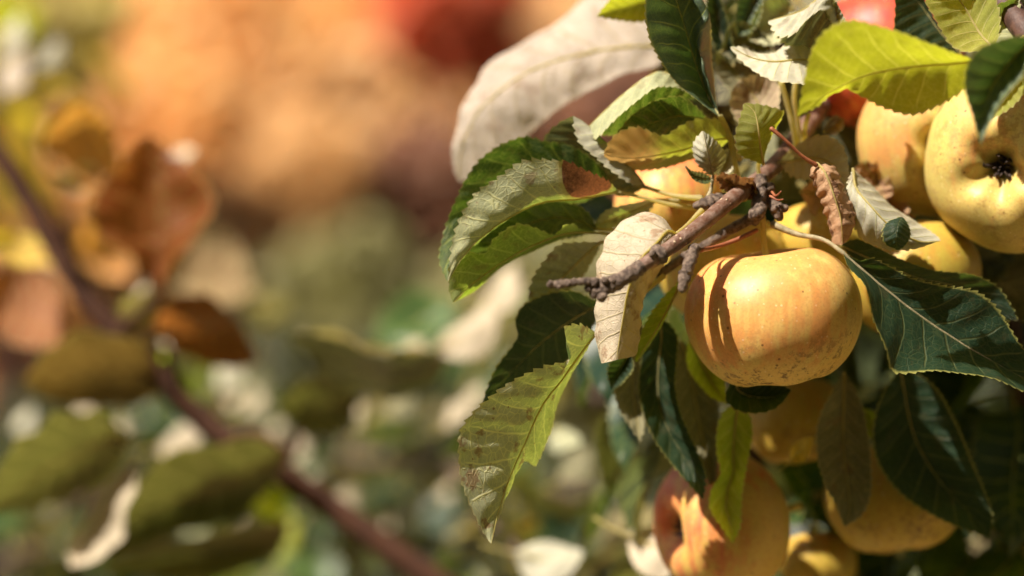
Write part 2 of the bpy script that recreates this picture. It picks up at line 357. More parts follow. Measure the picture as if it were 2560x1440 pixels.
# ------------------------------------------------------------------ leaves
PROTO_SEED = [0]
def leaf(parent, mat, base, tip, rails, pet=None, face='under', d=0.0, vpos=None, nv=14, teeth=None, amp=1.0, bow=-0.6, wave=0.0009,
         ref=None, label=None, flip=False, petmat='petiole', seed=None, pr=0.75, crinkle=0.0, name='leaf', mid_rib=True):
    """a leaf lofted through its own edge, midrib and fold lines; teeth on both margins"""
    PROTO_SEED[0] += 1
    sd = PROTO_SEED[0] * 3.17 if seed is None else seed
    def w3(p, dflt): return at(p[0], p[1], (p[2] if len(p) > 2 else dflt) + d)
    bd = base[2] if len(base) > 2 else 0.0
    R = []
    if len(rails) == 2:                      # give it a midrib between its two margins
        a_, b_ = [crom([w3(base, bd)] + [w3(p, bd) for p in r] + ([w3(tip, bd)] if tip else []), 9) for r in rails]
        md = (a_ + b_) / 2; w = np.sin(np.linspace(0, math.pi, 9))[:, None]
        tocam = CAMP - md; tocam /= np.linalg.norm(tocam, axis=1)[:, None]
        md = md - tocam * w * bow * 0.01 * -1.0
        C = [a_, md, b_]
    else:
        C = [np.array([w3(base, bd)] + [w3(p, bd) for p in r] + ([w3(tip, bd)] if tip else [])) for r in rails]
    length = np.linalg.norm(np.diff(crom(C[len(C) // 2], 30), axis=0), axis=1).sum()
    nt_ = teeth if teeth is not None else int(max(10, length / 0.0031))
    nu = max(36, nt_ * 4)
    C = np.array([crom(c, nu + 1) for c in C])            # rails x (nu+1) x 3
    k = len(C)
    vp = np.linspace(-1, 1, k) if vpos is None else np.array(vpos, float)
    tt = np.linspace(-1, 1, nv + 1); vv = np.sign(tt) * (1 - (1 - np.abs(tt)) ** 1.35)
    G = np.empty((nu + 1, nv + 1, 3))
    for j, v in enumerate(vv):               # smooth interpolation across the rails
        i = int(np.clip(np.searchsorted(vp, v) - 1, 0, k - 2)); t = (v - vp[i]) / (vp[i + 1] - vp[i])
        p1, p2 = C[i], C[i + 1]
        m1 = (p2 - C[i - 1]) / (vp[i + 1] - vp[i - 1]) * (vp[i + 1] - vp[i]) if i > 0 else (p2 - p1)
        m2 = (C[i + 2] - p1) / (vp[i + 2] - vp[i]) * (vp[i + 1] - vp[i]) if i < k - 2 else (p2 - p1)
        G[:, j] = (2*t**3 - 3*t*t + 1) * p1 + (t**3 - 2*t*t + t) * m1 + (-2*t**3 + 3*t*t) * p2 + (t**3 - t*t) * m2
    uu = np.linspace(0, 1, nu + 1)
    du = np.gradient(G, axis=0); dv = np.gradient(G, axis=1)
    Nn = np.cross(du, dv); Nn /= np.linalg.norm(Nn, axis=2)[..., None] + 1e-12
    # small undulation and puckers between the side veins
    amp_w = np.sin(np.pi * np.clip(uu, 0.0, 1.0)) ** 0.5
    for i in range(0, nu + 1):
        for j in range(nv + 1):
            a = abs(vv[j])
            q = G[i, j]
            h = wave * fnoise(q, 55, sd) * (0.4 + a) + wave * 0.35 * fnoise(q, 150, sd + 4)
            h += 0.00048 * math.cos(2 * math.pi * 9 * (uu[i] - 0.21 * a + 0.07 * a * a)) * a * (1 - a) * 4
            if crinkle: h += crinkle * (abs(fnoise(q, 130, sd + 2)) - 0.2) + crinkle * 0.6 * fnoise(q, 330, sd + 7)
            G[i, j] += Nn[i, j] * h * amp_w[i]
    # serrate
    ph = np.array([(u * nt_) % 1.0 for u in uu])
    tooth = np.where(ph < 0.76, ph / 0.76, (1 - ph) / 0.24)
    rr = np.random.RandomState(int(sd * 10) % 99991)
    ta = np.interp(uu, np.linspace(0, 1, nt_ + 1), 0.6 + 0.6 * rr.rand(nt_ + 1))
    fade = np.clip(uu / 0.08, 0, 1) * np.clip((1 - uu) / 0.03, 0, 1)
    A = 0.0013 * amp * ta * fade
    for e, inn in ((0, 2), (nv, nv - 2)):
        o = G[:, e] - G[:, inn]; o /= np.linalg.norm(o, axis=1)[:, None] + 1e-9
        T = np.gradient(G[:, e], axis=0); T /= np.linalg.norm(T, axis=1)[:, None] + 1e-9
        G[:, e] += o * (A * (tooth - 0.25))[:, None] + T * (A * 0.5 * tooth)[:, None]
    # which side looks at the camera
    du = np.gradient(G, axis=0); dv = np.gradient(G, axis=1)
    Nn = np.cross(du, dv)
    v0, v1 = ref if ref else (-1, 1)
    sel = (vv >= v0) & (vv <= v1)
    f = np.einsum('ijk,ijk->ij', Nn, CAMP - G)[:, sel].sum()
    up_is_front = (f > 0) == (face == 'top')
    if flip: up_is_front = not up_is_front
    F = []
    W = nv + 1
    for i in range(nu):
        for j in range(nv):
            q = (i * W + j, (i + 1) * W + j, (i + 1) * W + j + 1, i * W + j + 1)
            F.append(q if up_is_front else q[::-1])
    UV = [(uu[i], vv[j] * 0.5 + 0.5) for i in range(nu + 1) for j in range(nv + 1)]
    b0 = G[0, nv // 2]
    o = obj_from(name, G.reshape(-1, 3), F, M[mat], parent, b0, UV)
    if label: o['label'] = label
    # stalk running on as the raised midrib below the blade
    und = -Nn if up_is_front else Nn
    und = und / (np.linalg.norm(und, axis=2)[..., None] + 1e-12)
    jm = int(np.argmin(np.abs(vv)))
    step = max(1, nu // 16)
    rib = [G[i, jm] + und[i, jm] * 0.00025 for i in range(0, nu + 1, step)]
    geos = []
    if mid_rib:
        geos.append(tube_geo(rib, [pr * 0.0008, pr * 0.0005, pr * 0.0001], 6, cap=False))
    if pet:
        P = crom([b0 + (G[1, jm] - G[0, jm]) * 0.5] + [w3(p, bd) for p in pet], 12)
        geos.append(tube_geo(P, [pr * 0.00095, pr * 0.0009, pr * 0.0012, pr * 0.0017], 8, rough=0.06))
    if geos:
        V, Fc, U_ = join(*geos)
        obj_from('petiole', V, Fc, M[petmat], o, b0, U_)
    return o

# ------------------------------------------------------------------ apples
def apple(px, py, d, r, eye=(0.1, -0.1, -1.0), mat='apple_main', label='', cheek=(-0.6, -0.2, 0.75), hgt=0.86, basin=0.34, dim=0.26, seed=1.0,
          stem=None, lob=0.022, stem_len=0.016, taper=0.10, n=96):
    c = at(px, py, d); R = r * K * (FOC + d * 0.01)
    ez = -Vector(eye).normalized()                    # stalk end
    ex = Vector((0, -1, 0)).cross(ez)
    if ex.length < 0.1: ex = Vector((1, 0, 0)).cross(ez)
    ex.normalize(); ey = ez.cross(ex)
    Rm = np.array((ex, ey, ez)).T
    e = thing('apple', label, 'apple', c, 'apples on the tree')
    nl, nr = n, n // 2 + 12
    V, UV = [], []
    ck = []
    ch = Vector(cheek).normalized()
    for i in range(nr + 1):
        t = math.pi * i / nr
        for k in range(nl):
            ph = 2 * math.pi * k / nl
            st, ct = math.sin(t), math.cos(t)
            rho = st ** 0.86 * (1 - taper * (1 - ct) / 2 * (0.6 + 0.4 * (1 - ct) / 2)) * 1.02
            z = hgt * ct
            z -= dim * 0.95 * math.exp(-(rho / 0.27) ** 2) * (1 if ct > 0 else 0)
            z -= 0.10 * math.exp(-(rho / 0.5) ** 2) * (1 if ct > 0 else 0)
            if ct <= 0:
                z += basin * math.exp(-(rho / 0.25) ** 2) + 0.10 * math.exp(-(rho / 0.46) ** 2)
            low = max(0.0, -ct) ** 1.5
            rho *= 1 + lob * (0.35 + 1.6 * low) * math.cos(5 * ph + seed)
            z += lob * 1.6 * low * math.cos(5 * ph + seed) * st
            p = np.array((rho * math.cos(ph), rho * math.sin(ph), z))
            p *= 1 + 0.035 * fnoise(p, 0.9, seed * 7.3) + 0.012 * fnoise(p, 2.4, seed * 3.1)
            V.append(Rm @ p * R); UV.append((i / nr, k / nl))
            nrm = Vector(Rm @ np.array((st * math.cos(ph), st * math.sin(ph), ct)))
            ck.append(nrm.dot(ch) * 0.5 + 0.5)
    F = []
    for i in range(nr):
        for k in range(nl):
            a, b2 = i * nl + k, i * nl + (k + 1) % nl
            F.append((a, a + nl, b2 + nl, b2))
    o = obj_from('skin', np.array(V) + c, F, M[mat], e, c, UV)
    at_ = o.data.attributes.new('cheek', 'FLOAT', 'POINT'); at_.data.foreach_set('value', ck)
    zt = hgt - dim * 0.95 - 0.10; zb = -hgt + basin + 0.10
    top = c + Rm @ np.array((0, 0, zt - 0.03)) * R
    P = crom([top] + ([at(*s) for s in stem] if stem else [top + np.array(ez) * stem_len * 0.6 + np.array((0.001, 0, 0.001)), top + np.array(ez) * stem_len * 1.3 + np.array((0.003, 0, 0.004))]), 14)
    g = tube_geo(P, [0.0017, 0.0013, 0.0013, 0.0021], 9, rough=0.12, rsc=400)
    obj_from('stalk', g[0], g[1], M['petiole'], e, c, g[2])
    # dried sepals and stamens in the eye
    rnd = random.Random(int(seed * 100))
    geos = []
    for k in range(5):
        a = 2 * math.pi * k / 5 + rnd.random() * 0.5
        dirv = np.array((math.cos(a), math.sin(a), 0))
        b0 = np.array((0, 0, zb + 0.02)) + dirv * 0.05
        pts = [b0, b0 + dirv * 0.05 + np.array((0, 0, -0.09)), b0 + dirv * (0.02 + 0.10 * rnd.random()) + np.array((0, 0, -0.20 - 0.05 * rnd.random())), b0 + dirv * (0.16 * rnd.random()) + np.array((0.03 * rnd.random(), 0.03, -0.26))]
        pts = [c + Rm @ q * R for q in pts]
        geos.append(tube_geo(crom(pts, 8), [0.0016, 0.0015, 0.0009, 0.0003], 6, rough=0.3, rsc=600, seed=k))
    for k in range(7):
        a = rnd.random() * 6.28; dirv = np.array((math.cos(a), math.sin(a), 0)) * 0.04 * rnd.random()
        pts = [c + Rm @ (dirv + np.array((0, 0, zb + 0.03))) * R, c + Rm @ (dirv * 2.2 + np.array((0, 0, zb - 0.13 - 0.06 * rnd.random()))) * R]
        geos.append(tube_geo(crom(pts, 4), [0.0006, 0.0004], 5))
    g = join(*geos)
    obj_from('calyx', g[0], g[1], M['calyx'], e, c, g[2])
    return e

exec_order = []
# ================================================================== THE PLACE
# ------------------------------------------------------------------ ground
def ground():
    m, nt = new_mat('orchard_grass'); b = NB(nt)
    tc = b.n('ShaderNodeTexCoord'); P = tc.outputs['Object']
    C = b.mix(b.step(b.noise(P, 0.9, 5, 0.6), 0.4, 0.65), (0.24, 0.20, 0.08), (0.38, 0.28, 0.13))
    C = b.mix(b.m('MULTIPLY', b.noise(P, 25, 4), 0.6), C, (0.27, 0.18, 0.07))
    pr = b.n('ShaderNodeBsdfPrincipled'); b.put(pr.inputs['Base Color'], C); pr.inputs['Roughness'].default_value = 0.9
    bp = b.n('ShaderNodeBump'); bp.inputs['Distance'].default_value = 0.05; b.put(bp.inputs['Height'], b.noise(P, 18, 5)); b.put(pr.inputs['Normal'], bp.outputs[0])
    out = b.n('ShaderNodeOutputMaterial'); nt.links.new(pr.outputs[0], out.inputs['Surface'])
    n = 60; V = []; F = []
    xs = np.sign(np.linspace(-1, 1, n + 1)) * np.abs(np.linspace(-1, 1, n + 1)) ** 2.5 * 200
    for y in xs:
        for x in xs: V.append((x, y + 4, 0.05 * mnoise.noise(Vector((x * 0.7, y * 0.7, 0))) if abs(x) < 40 and abs(y) < 40 else 0.0))
    for i in range(n):
        for j in range(n): F.append((i*(n+1)+j, i*(n+1)+j+1, (i+1)*(n+1)+j+1, (i+1)*(n+1)+j))
    o = obj_from('ground', V, F, m); o['kind'] = 'structure'
ground()

# ------------------------------------------------------------------ autumn shrubs far behind
def crown_mat(name, cols, trans):
    m, nt = new_mat(name); b = NB(nt)
    at_ = b.n('ShaderNodeAttribute'); at_.attribute_name = 'tint'
    C = b.mix(b.step(at_.outputs['Fac'], 0.0, 0.5), cols[0], cols[1]); C = b.mix(b.step(at_.outputs['Fac'], 0.5, 1.0), C, cols[2])
    pr = b.n('ShaderNodeBsdfPrincipled'); b.put(pr.inputs['Base Color'], C); pr.inputs['Roughness'].default_value = 0.5
    tr = b.n('ShaderNodeBsdfTranslucent'); b.put(tr.inputs['Color'], b.mix(0.5, C, trans))
    mx = b.n('ShaderNodeMixShader'); mx.inputs[0].default_value = 0.4; nt.links.new(pr.outputs[0], mx.inputs[1]); nt.links.new(tr.outputs[0], mx.inputs[2])
    out = b.n('ShaderNodeOutputMaterial'); nt.links.new(mx.outputs[0], out.inputs['Surface'])
    return m
CM = {  # orange, red, coral, yellow: autumn leaves with light-leak glow put into their colour
 'orange': crown_mat('autumn_orange_leak_glow', ((0.86, 0.48, 0.14), (0.88, 0.58, 0.24), (0.82, 0.34, 0.10)), (0.95, 0.55, 0.14)),
 'red':    crown_mat('autumn_red_leak_glow', ((0.72, 0.12, 0.05), (0.78, 0.22, 0.09), (0.62, 0.08, 0.04)), (0.9, 0.18, 0.06)),
 'coral':  crown_mat('autumn_coral_leak_glow', ((0.80, 0.34, 0.15), (0.82, 0.44, 0.22), (0.74, 0.24, 0.10)), (0.9, 0.38, 0.15)),
 'tan':    crown_mat('autumn_tan', ((0.66, 0.38, 0.15), (0.75, 0.50, 0.22), (0.50, 0.22, 0.09)), (0.8, 0.45, 0.15)),
 'brown':  crown_mat('autumn_brown', ((0.20, 0.07, 0.04), (0.30, 0.13, 0.06), (0.12, 0.05, 0.035)), (0.3, 0.1, 0.04)),
 'yellow': crown_mat('autumn_yellow_leak_glow', ((0.82, 0.70, 0.22), (0.88, 0.76, 0.36), (0.70, 0.62, 0.14)), (0.95, 0.85, 0.25)),
 'shade':  crown_mat('crown_painted_shade', ((0.05, 0.07, 0.02), (0.10, 0.10, 0.03), (0.035, 0.05, 0.02)), (0.12, 0.16, 0.01)),  # darkened green leaves, shade painted into the colour
 'dusk':  crown_mat('green_painted_shade', ((0.05, 0.06, 0.02), (0.09, 0.09, 0.035), (0.03, 0.03, 0.015)), (0.10, 0.11, 0.015)),  # darker copy of green, shade put into the bush leaves
 'green':  crown_mat('autumn_green', ((0.20, 0.20, 0.07), (0.34, 0.30, 0.13), (0.12, 0.12, 0.04)), (0.35, 0.36, 0.06)),
}
def shrub(px, py, dist, rpx, kind, label, name='autumn_shrub', n=2600, sq=1.0, seed=0, ls=0.035):
    D = dist * 100
    c = at(px, py, D); R = rpx * K * (FOC + dist)
    rnd = np.random.RandomState(seed)
    e = thing(name, label, 'shrub', (c[0], c[1], 0.0), 'autumn shrubs behind the apple tree')
    P = []
    while len(P) < n:
        q = rnd.uniform(-1, 1, 3)
        l = np.linalg.norm(q)
        if l > 1 or l < 0.15: continue
        dn = 0.5 + 0.9 * mnoise.noise(Vector(q * 2.3 + seed)) 
        if rnd.rand() > dn + 0.25 or l > 0.82 + 0.3 * mnoise.noise(Vector(q * 1.7 - seed)): continue
        P.append(q)
    P = np.array(P) * R * np.array((1, 0.7, sq)) + c
    V = np.empty((n * 4, 3)); F = []; tint = np.empty(n * 4)
    for i in range(n):
        nz = rnd.normal(size=3) * .8 + np.array(SUN) * 1.3 + np.array((0, -.5, 0)); a = np.cross(nz, rnd.normal(size=3)); a /= np.linalg.norm(a); b2 = np.cross(nz, a); b2 /= np.linalg.norm(b2)
        L = ls * (0.6 + 0.8 * rnd.rand()); Wd = L * 0.55
        nn = np.cross(a, b2)
        V[i*4:i*4+4] = P[i] - a * L, P[i] + b2 * Wd + nn * L * 0.2, P[i] + a * L, P[i] - b2 * Wd + nn * L * 0.2
        tint[i*4:i*4+4] = rnd.rand() * 0.6 + 0.4 * (0.5 + 0.5 * mnoise.noise(Vector((P[i] - c) / R * 1.6 + seed)))
        F.append((i*4, i*4+1, i*4+2, i*4+3))
    cr = obj_from('crown', V, F, CM[kind], e, c, smooth=False); cr['kind'] = 'stuff'
    t = cr.data.attributes.new('tint', 'FLOAT', 'POINT'); t.data.foreach_set('value', tint)
    geos = []
    for k in range(6):
        tgt = c + rnd.uniform(-0.5, 0.5, 3) * R
        b0 = np.array((c[0], c[1], -0.05)) + rnd.uniform(-0.04, 0.04, 3)
        mid = (b0 + tgt) / 2 + rnd.uniform(-0.1, 0.1, 3) * R; b0[2] = -0.05
        geos.append(tube_geo(crom([b0, mid, tgt], 10), [0.022, 0.014, 0.005], 7, rough=0.15, rsc=20))
    g = join(*geos); obj_from('trunk', g[0], g[1], M['darkbark'], e, c, g[2])
    return e

SH = [
 (0, 40, 3.6, 360, 'yellow', 'yellow green blurred shrub filling the top corner behind the bright leaves'),
 (620, 180, 5.2, 470, 'orange', 'bright orange blurred shrub above the bare red twig'),
 (1150, 0, 4.2, 230, 'red', 'deep red blurred shrub at the top edge beside the pale curled leaf'),
 (1000, 190, 6.2, 320, 'coral', 'coral pink blurred shrub between the orange shrub and the red one'),
 (880, 420, 4.6, 330, 'tan', 'sandy tan blurred shrub in the middle of the view'),
 (330, 430, 4.8, 420, 'orange', 'glowing orange blurred shrub behind the rust coloured leaf'),
 (1060, 520, 4.2, 260, 'brown', 'dark brown blurred shrub beside the serrated green leaves'),
 (780, 470, 4.0, 190, 'tan', 'small pale blurred bush in front of the dark brown shrub'),
 (860, 780, 3.2, 240, 'green', 'low olive green blurred bush under the dark brown shrub'),
 (480, 760, 3.9, 330, 'tan', 'tan blurred bush behind the dark drooping leaf'),
 (90, 820, 3.8, 330, 'orange', 'low orange blurred bush at the edge beside the reddish twig'),
 (1500, 250, 4.5, 360, 'tan', 'pale tan blurred shrub seen behind the pale curled leaf'),
 (1400, 900, 3.6, 380, 'green', 'dull green blurred bush behind the hanging serrated leaf'),
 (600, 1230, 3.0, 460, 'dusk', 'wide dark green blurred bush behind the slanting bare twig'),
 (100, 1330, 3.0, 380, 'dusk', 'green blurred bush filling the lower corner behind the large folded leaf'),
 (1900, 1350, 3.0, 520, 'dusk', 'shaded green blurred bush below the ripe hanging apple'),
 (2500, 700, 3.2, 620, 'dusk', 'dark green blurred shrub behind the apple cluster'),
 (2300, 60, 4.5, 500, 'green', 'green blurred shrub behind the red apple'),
 (1750, 330, 4.0, 420, 'brown', 'dark brown blurred shrub behind the twig and upper leaves'),
 (2150, 330, 3.2, 420, 'green', 'dull green blurred shrub behind the leaf stalks'),
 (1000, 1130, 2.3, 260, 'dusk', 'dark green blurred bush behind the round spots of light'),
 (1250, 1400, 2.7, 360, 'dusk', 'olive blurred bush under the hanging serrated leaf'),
]
for i, (px, py, ds, rp, kd, lb) in enumerate(SH):
    shrub(px, py, ds, rp, kd, lb, seed=11 + i * 7, n=int(1200 + rp * 6))

# ------------------------------------------------------------------ the branch in focus
B = thing('apple_branch', 'apple branch in sharp focus with serrated leaves around the ripe hanging apple', 'branch', at(1900, 470, 1))
def tubepart(parent, name, pts, radii_mm, mat, nseg=14, n=40, rough=0.1, rsc=260, rings=0, ringf=0, label=None, extra=()):
    P = crom([at(*p) for p in pts], n)
    g = tube_geo(P, [r * 0.001 for r in radii_mm], nseg, rough, rsc, len(pts), rings, ringf)
    if extra: g = join(g, *extra)
    o = obj_from(name, g[0], g[1], M[mat], parent, P[0], g[2])
    if label: o['label'] = label
    return o
def blob(px, py, d, r, seed=0, sq=(1, 1, 1), rough=0.35, rsc=350):
    c = at(px, py, d); V = []; F = []; U = []
    nl, nr = 12, 8
    for i in range(nr + 1):
        t = math.pi * i / nr
        for k in range(nl):
            p = np.array((math.sin(t) * math.cos(6.2832 * k / nl) * sq[0], math.sin(t) * math.sin(6.2832 * k / nl) * sq[1], math.cos(t) * sq[2])) * r * 0.001
            q = c + p
            V.append(c + p * (1 + rough * fnoise(q, rsc, seed))); U.append((i / nr, k / nl))
    for i in range(nr):
        for k in range(nl): F.append((i*nl+k, (i+1)*nl+k, (i+1)*nl+(k+1) % nl, i*nl+(k+1) % nl))
    return V, F, U
tubepart(B, 'limb', [(1520,716,-4.6),(1575,683,-4.4),(1640,642,-3.9),(1700,602,-3.1),(1770,548,-1.9),(1830,498,-.6),(1885,458,1.0),(1935,415,2.8),(1980,365,4.5),(2020,310,6.5),(2080,230,9.5),(2170,110,14),(2320,-80,20)],
         [2.6,2.9,3.2,3.5,3.7,4.0,4.3,4.5,4.7,4.8,5,5.5,6], 'bark', 18, 120, 0.07, 220)
tubepart(B, 'spur', [(1605,664,-4.25),(1575,686,-4.45),(1545,703,-4.6),(1515,718,-4.7),(1490,730,-4.8),(1482,742,-4.8)], [2.9,3.0,3.0,3.5,3.0,1.6], 'spur', 18, 90, 0.2, 420, rings=0.10, ringf=7,
         extra=(blob(1486,706,-4.9,2.1,1),blob(1512,700,-5.0,1.7,2),blob(1505,742,-4.9,2.2,3),blob(1530,700,-4.9,1.5,4),blob(1470,722,-4.9,1.5,15)))
tubepart(B, 'spur', [(1500,706,-4.8),(1460,704,-5.0),(1420,708,-5.1),(1385,712,-5.2),(1370,712,-5.25)], [1.8,1.6,1.4,1.7,1.2], 'spur', 14, 80, 0.22, 480, rings=0.10, ringf=9,
         extra=(blob(1376,707,-5.3,1.1,5),blob(1398,717,-5.3,.9,6),blob(1436,699,-5.1,.8,8)))
tubepart(B, 'spur', [(1738,618,-2.9),(1730,640,-3.4),(1720,668,-3.7),(1710,700,-3.9),(1705,728,-4.0)], [2.2,2.3,2.5,2.6,1.6], 'spur', 16, 80, 0.22, 460, rings=0.16, ringf=7)
tubepart(B, 'knot', [(1656,632,-3.75),(1647,637,-3.82),(1638,643,-3.9)], [3.8,4.4,3.7], 'spur', 16, 10, 0.2, 360, extra=(blob(1632,634,-4.3,1.5,9),))
tubepart(B, 'spur', [(1735,516,-.2),(1765,508,0),(1795,500,.3),(1815,496,.6)], [1.4,2.6,2.9,2.4], 'spur', 14, 40, 0.3, 380, rings=0.2, ringf=6)
tubepart(B, 'spur', [(1905,440,.5),(1900,490,.2),(1895,535,0),(1885,560,.3)], [2.2,2.8,3.2,1.5], 'spur', 14, 40, 0.3, 350, extra=(blob(1882,536,-.4,2.5,4),blob(1900,530,-.5,2.4,14)))
tubepart(B, 'spur', [(1915,480,.8),(1930,505,.5),(1945,530,.3),(1952,548,.4)], [1.8,2.4,3.2,1.6], 'spur', 14, 40, 0.4, 350, extra=(blob(1925,470,.3,2.2,11),blob(1960,520,.5,1.8,12)))
tubepart(B, 'side_twig', [(1880,545,.8),(1820,578,1.2),(1760,615,1.6),(1700,650,2.0),(1640,690,2.3)], [2.4,2.1,1.9,2.0,2.2], 'spur', 12, 50, 0.15, 300, rings=.1, ringf=8)
tubepart(B, 'side_twig', [(1893,575,.2),(1840,600,0),(1790,617,-.4),(1752,626,-2.3)], [1.0,.9,.9,1.0], 'redstem', 8, 24, .08, label='thin reddish stem above the ripe apple')
tubepart(B, 'side_twig', [(1927,320,-1.2),(1965,352,-1.2),(2005,390,-1.0),(2042,414,-.8)], [.9,.7,.7,1.0], 'redstem', 8, 30, .12, label='thin bare orange brown leaf stalk')
for pts, r in (([(1998,400,4),(1985,330,3),(1965,250,2.6),(1952,205,2.4)], [2,1.3,1.1,1.2]), ([(2000,380,4.2),(1995,310,3.6),(1985,250,3.2),(1990,190,3)], [2,1.1,1,1.2]), ([(2010,370,4),(2012,320,3),(2022,285,2.4)], [1.6,1.1,1]),
               ([(1905,475,.6),(1895,420,.4),(1900,395,.2)], [1.4,.9,.9]), ([(1860,500,.6),(1842,430,1.4),(1820,330,1.2),(1800,290,.2)], [1.6,1.2,1.1,1.2])):
    tubepart(B, 'side_twig', pts, r, 'petiole', 9, 26, .08)
# dried flower-truss remains
tubepart(B, 'spur', [(1930,480,-.2),(1940,490,-.6),(1953,478,-.9)], [.7,.5,.3], 'redstem', 6, 10, .3)
tubepart(B, 'spur', [(1925,490,-.2),(1945,500,-.6),(1958,498,-.9)], [.7,.5,.3], 'redstem', 6, 10, .3)

LV = lambda *a, **k: leaf(B, *a, **k)
LV('green', (1530,462,1.5), (1118,705,-1.0), [[(1500,415,.5),(1430,365,0),(1360,355,0),(1310,343,0),(1240,370,0),(1180,425,0),(1135,510,0),(1108,590,0),(1098,650,-.5)],
   [(1480,470,1),(1400,435,.8),(1320,425,.8),(1250,450,.8),(1190,520,.6),(1145,610,.2)], [(1470,500,2),(1400,510,2),(1320,510,2),(1250,550,1.8),(1190,620,1.5),(1140,690,.5)]], face='top', pet=[(1610,468,.2),(1680,488,-.6),(1755,497,-1.4)], d=1.8)
LV('patch', (1545,478,0), (1120,705,-2), [[(1518,452,-1),(1490,438,-1.6),(1458,424,-2.0),(1425,406,-2.2),(1380,402,-2.2),(1310,404,-2.1),(1255,440,-1.9),(1190,485,-1.8),(1150,550,-1.8),(1130,620,-1.9)],
   [(1450,495,-1),(1350,508,-1),(1280,540,-1.2),(1200,595,-1.4),(1150,650,-1.7)], [(1460,480,1),(1360,480,1.6),(1280,510,1.6),(1210,560,1.2),(1160,620,0)]], ref=(-1, -.1), pet=[(1610,495,0),(1680,512,0),(1742,520,-.1)], label='pale green leaf with a scorched brown patch on its edge', amp=1.3, d=1.3)
LV('fresh', (1505,583,.5), (1133,757,-1.5), [[(1450,572,-.2),(1435,560,-.8),(1410,565,-1),(1390,590,-.6),(1370,585,-.6),(1330,567,-1),(1290,562,-1.1),(1235,597,-1.1),(1212,634,-1.1),(1170,632,-1.2),(1135,662,-1.4),(1122,715,-1.4)],
   [(1440,580,.2),(1380,594,0),(1293,633,0),(1235,668,-.2),(1180,710,-.6)], [(1440,590,1),(1380,608,1.2),(1300,645,1.2),(1240,685,1),(1180,732,.4)]], pet=[(1570,592,1),(1650,570,1.2)], d=1.4)
LV('green', (1495,575,2.5), (1150,650,2.5), [[(1470,535,2),(1440,515,2),(1390,503,2),(1330,505,2),(1250,560,2),(1190,610,2.2)], [(1440,550,2.6),(1380,545,3),(1300,570,3),(1220,620,2.6)], [(1450,590,3),(1380,600,3.6),(1300,610,3.6),(1220,650,3)]], face='top', pet=[(1560,575,2.3),(1650,560,2)])
LV('under', (1640,500,2), (1480,572,2.5), [[(1600,503,1.5),(1550,512,1.5),(1505,535,2)], [(1620,530,2.8),(1560,560,3),(1510,572,2.8)]], pet=[(1700,500,1.5)])
LV('under', (1500,605,2), (1335,772,2.5), [[(1450,608,1.5),(1400,612,1.5),(1368,640,1.5),(1335,690,2),(1322,740,2.2)], [(1460,640,2.2),(1410,690,2.4),(1370,730,2.4)], [(1490,640,3),(1450,700,3.2),(1400,745,3)]], pet=[(1560,600,2.2)])
LV('pale', (1690,585,-.2), None, [[(1640,565,3),(1565,600,3),(1532,700,2.5),(1530,800,1.8),(1535,888,.8)], [(1640,536,.5),(1570,545,.5),(1515,590,.5),(1490,670,.5),(1487,760,.3),(1493,850,0),(1503,908,-.5)],
   [(1665,580,-1.4),(1640,610,-1.9),(1600,650,-2),(1570,730,-1.8),(1555,810,-1.5),(1540,900,-1.3)], [(1686,600,-.8),(1672,635,-.8),(1632,690,-.6),(1608,770,-.3),(1598,850,0),(1590,888,0)], [(1680,610,1),(1640,680,1.6),(1602,760,1.8),(1585,840,1.8),(1575,872,1.3)]],
   d=-1.1, vpos=(-1,-.5,0,.55,1), nv=20, ref=(-.45,.45), pet=[(1720,560,.3),(1755,525,.8)], label='pale dried leaf rolled into a tube below the twig', wave=.0016)
LV('palegreen', (1690,110,1), (1148,455,0), [[(1640,60,1.2),(1560,10,2.2),(1480,-8,2.6),(1420,28,2.6),(1340,85,2.6),(1240,155,2.2),(1180,225,1.5),(1145,300,.5),(1130,370,0),(1135,420,0)],
   [(1600,115,.2),(1500,125,0),(1400,150,-.2),(1330,175,-.3),(1260,218,-.3),(1195,280,-.3),(1162,345,-.2),(1147,400,-.1)], [(1640,165,-.2),(1560,182,-.6),(1450,235,-.8),(1350,308,-.7),(1285,368,-.5),(1220,422,-.2)]],
   d=10, pet=[(1800,110,2)], label='large pale leaf out of focus with its edge curling over', pr=1.0, wave=.0025)
LV('yellow', (1680,-40,0), (1493,40,0), [[(1600,-40),(1530,-5)], [(1660,35,1),(1600,56,1),(1545,50,.6)]], d=4)
LV('blue', (1800,292,0), (1660,-120,-2), [[(1740,250,-.5),(1690,205,-1),(1645,140,-1.5),(1618,70,-2),(1612,0,-2),(1625,-60,-2)], [(1770,240,.8),(1740,160,.6),(1715,80,.2),(1690,0,0),(1670,-60,-.5)],
   [(1785,250,0),(1765,190,-.3),(1748,100,-.3),(1766,35,-.3),(1740,-10,-.4),(1700,-60,-.5)], [(1792,250,.8),(1784,190,1),(1779,100,1),(1772,40,.3),(1745,-10,0),(1705,-60,-.2)]], vpos=(-1,0,.7,1), face='top', ref=(-1,.5), pet=None, nv=20)
LV('dark', (1835,165,5), (1770,-50,5), [[(1790,120),(1768,40)], [(1828,90),(1805,10)]], face='top')
LV('green', (1760,240,3), (1455,335,2), [[(1715,250,3),(1630,295,3.2),(1560,335,3)], [(1690,190,2),(1640,182,1.5),(1560,235,1.2),(1490,300,1.2)], [(1650,215,.5),(1590,255,.3),(1530,310,.3),(1490,345,.6)]], face='top', ref=(-1,-.2))
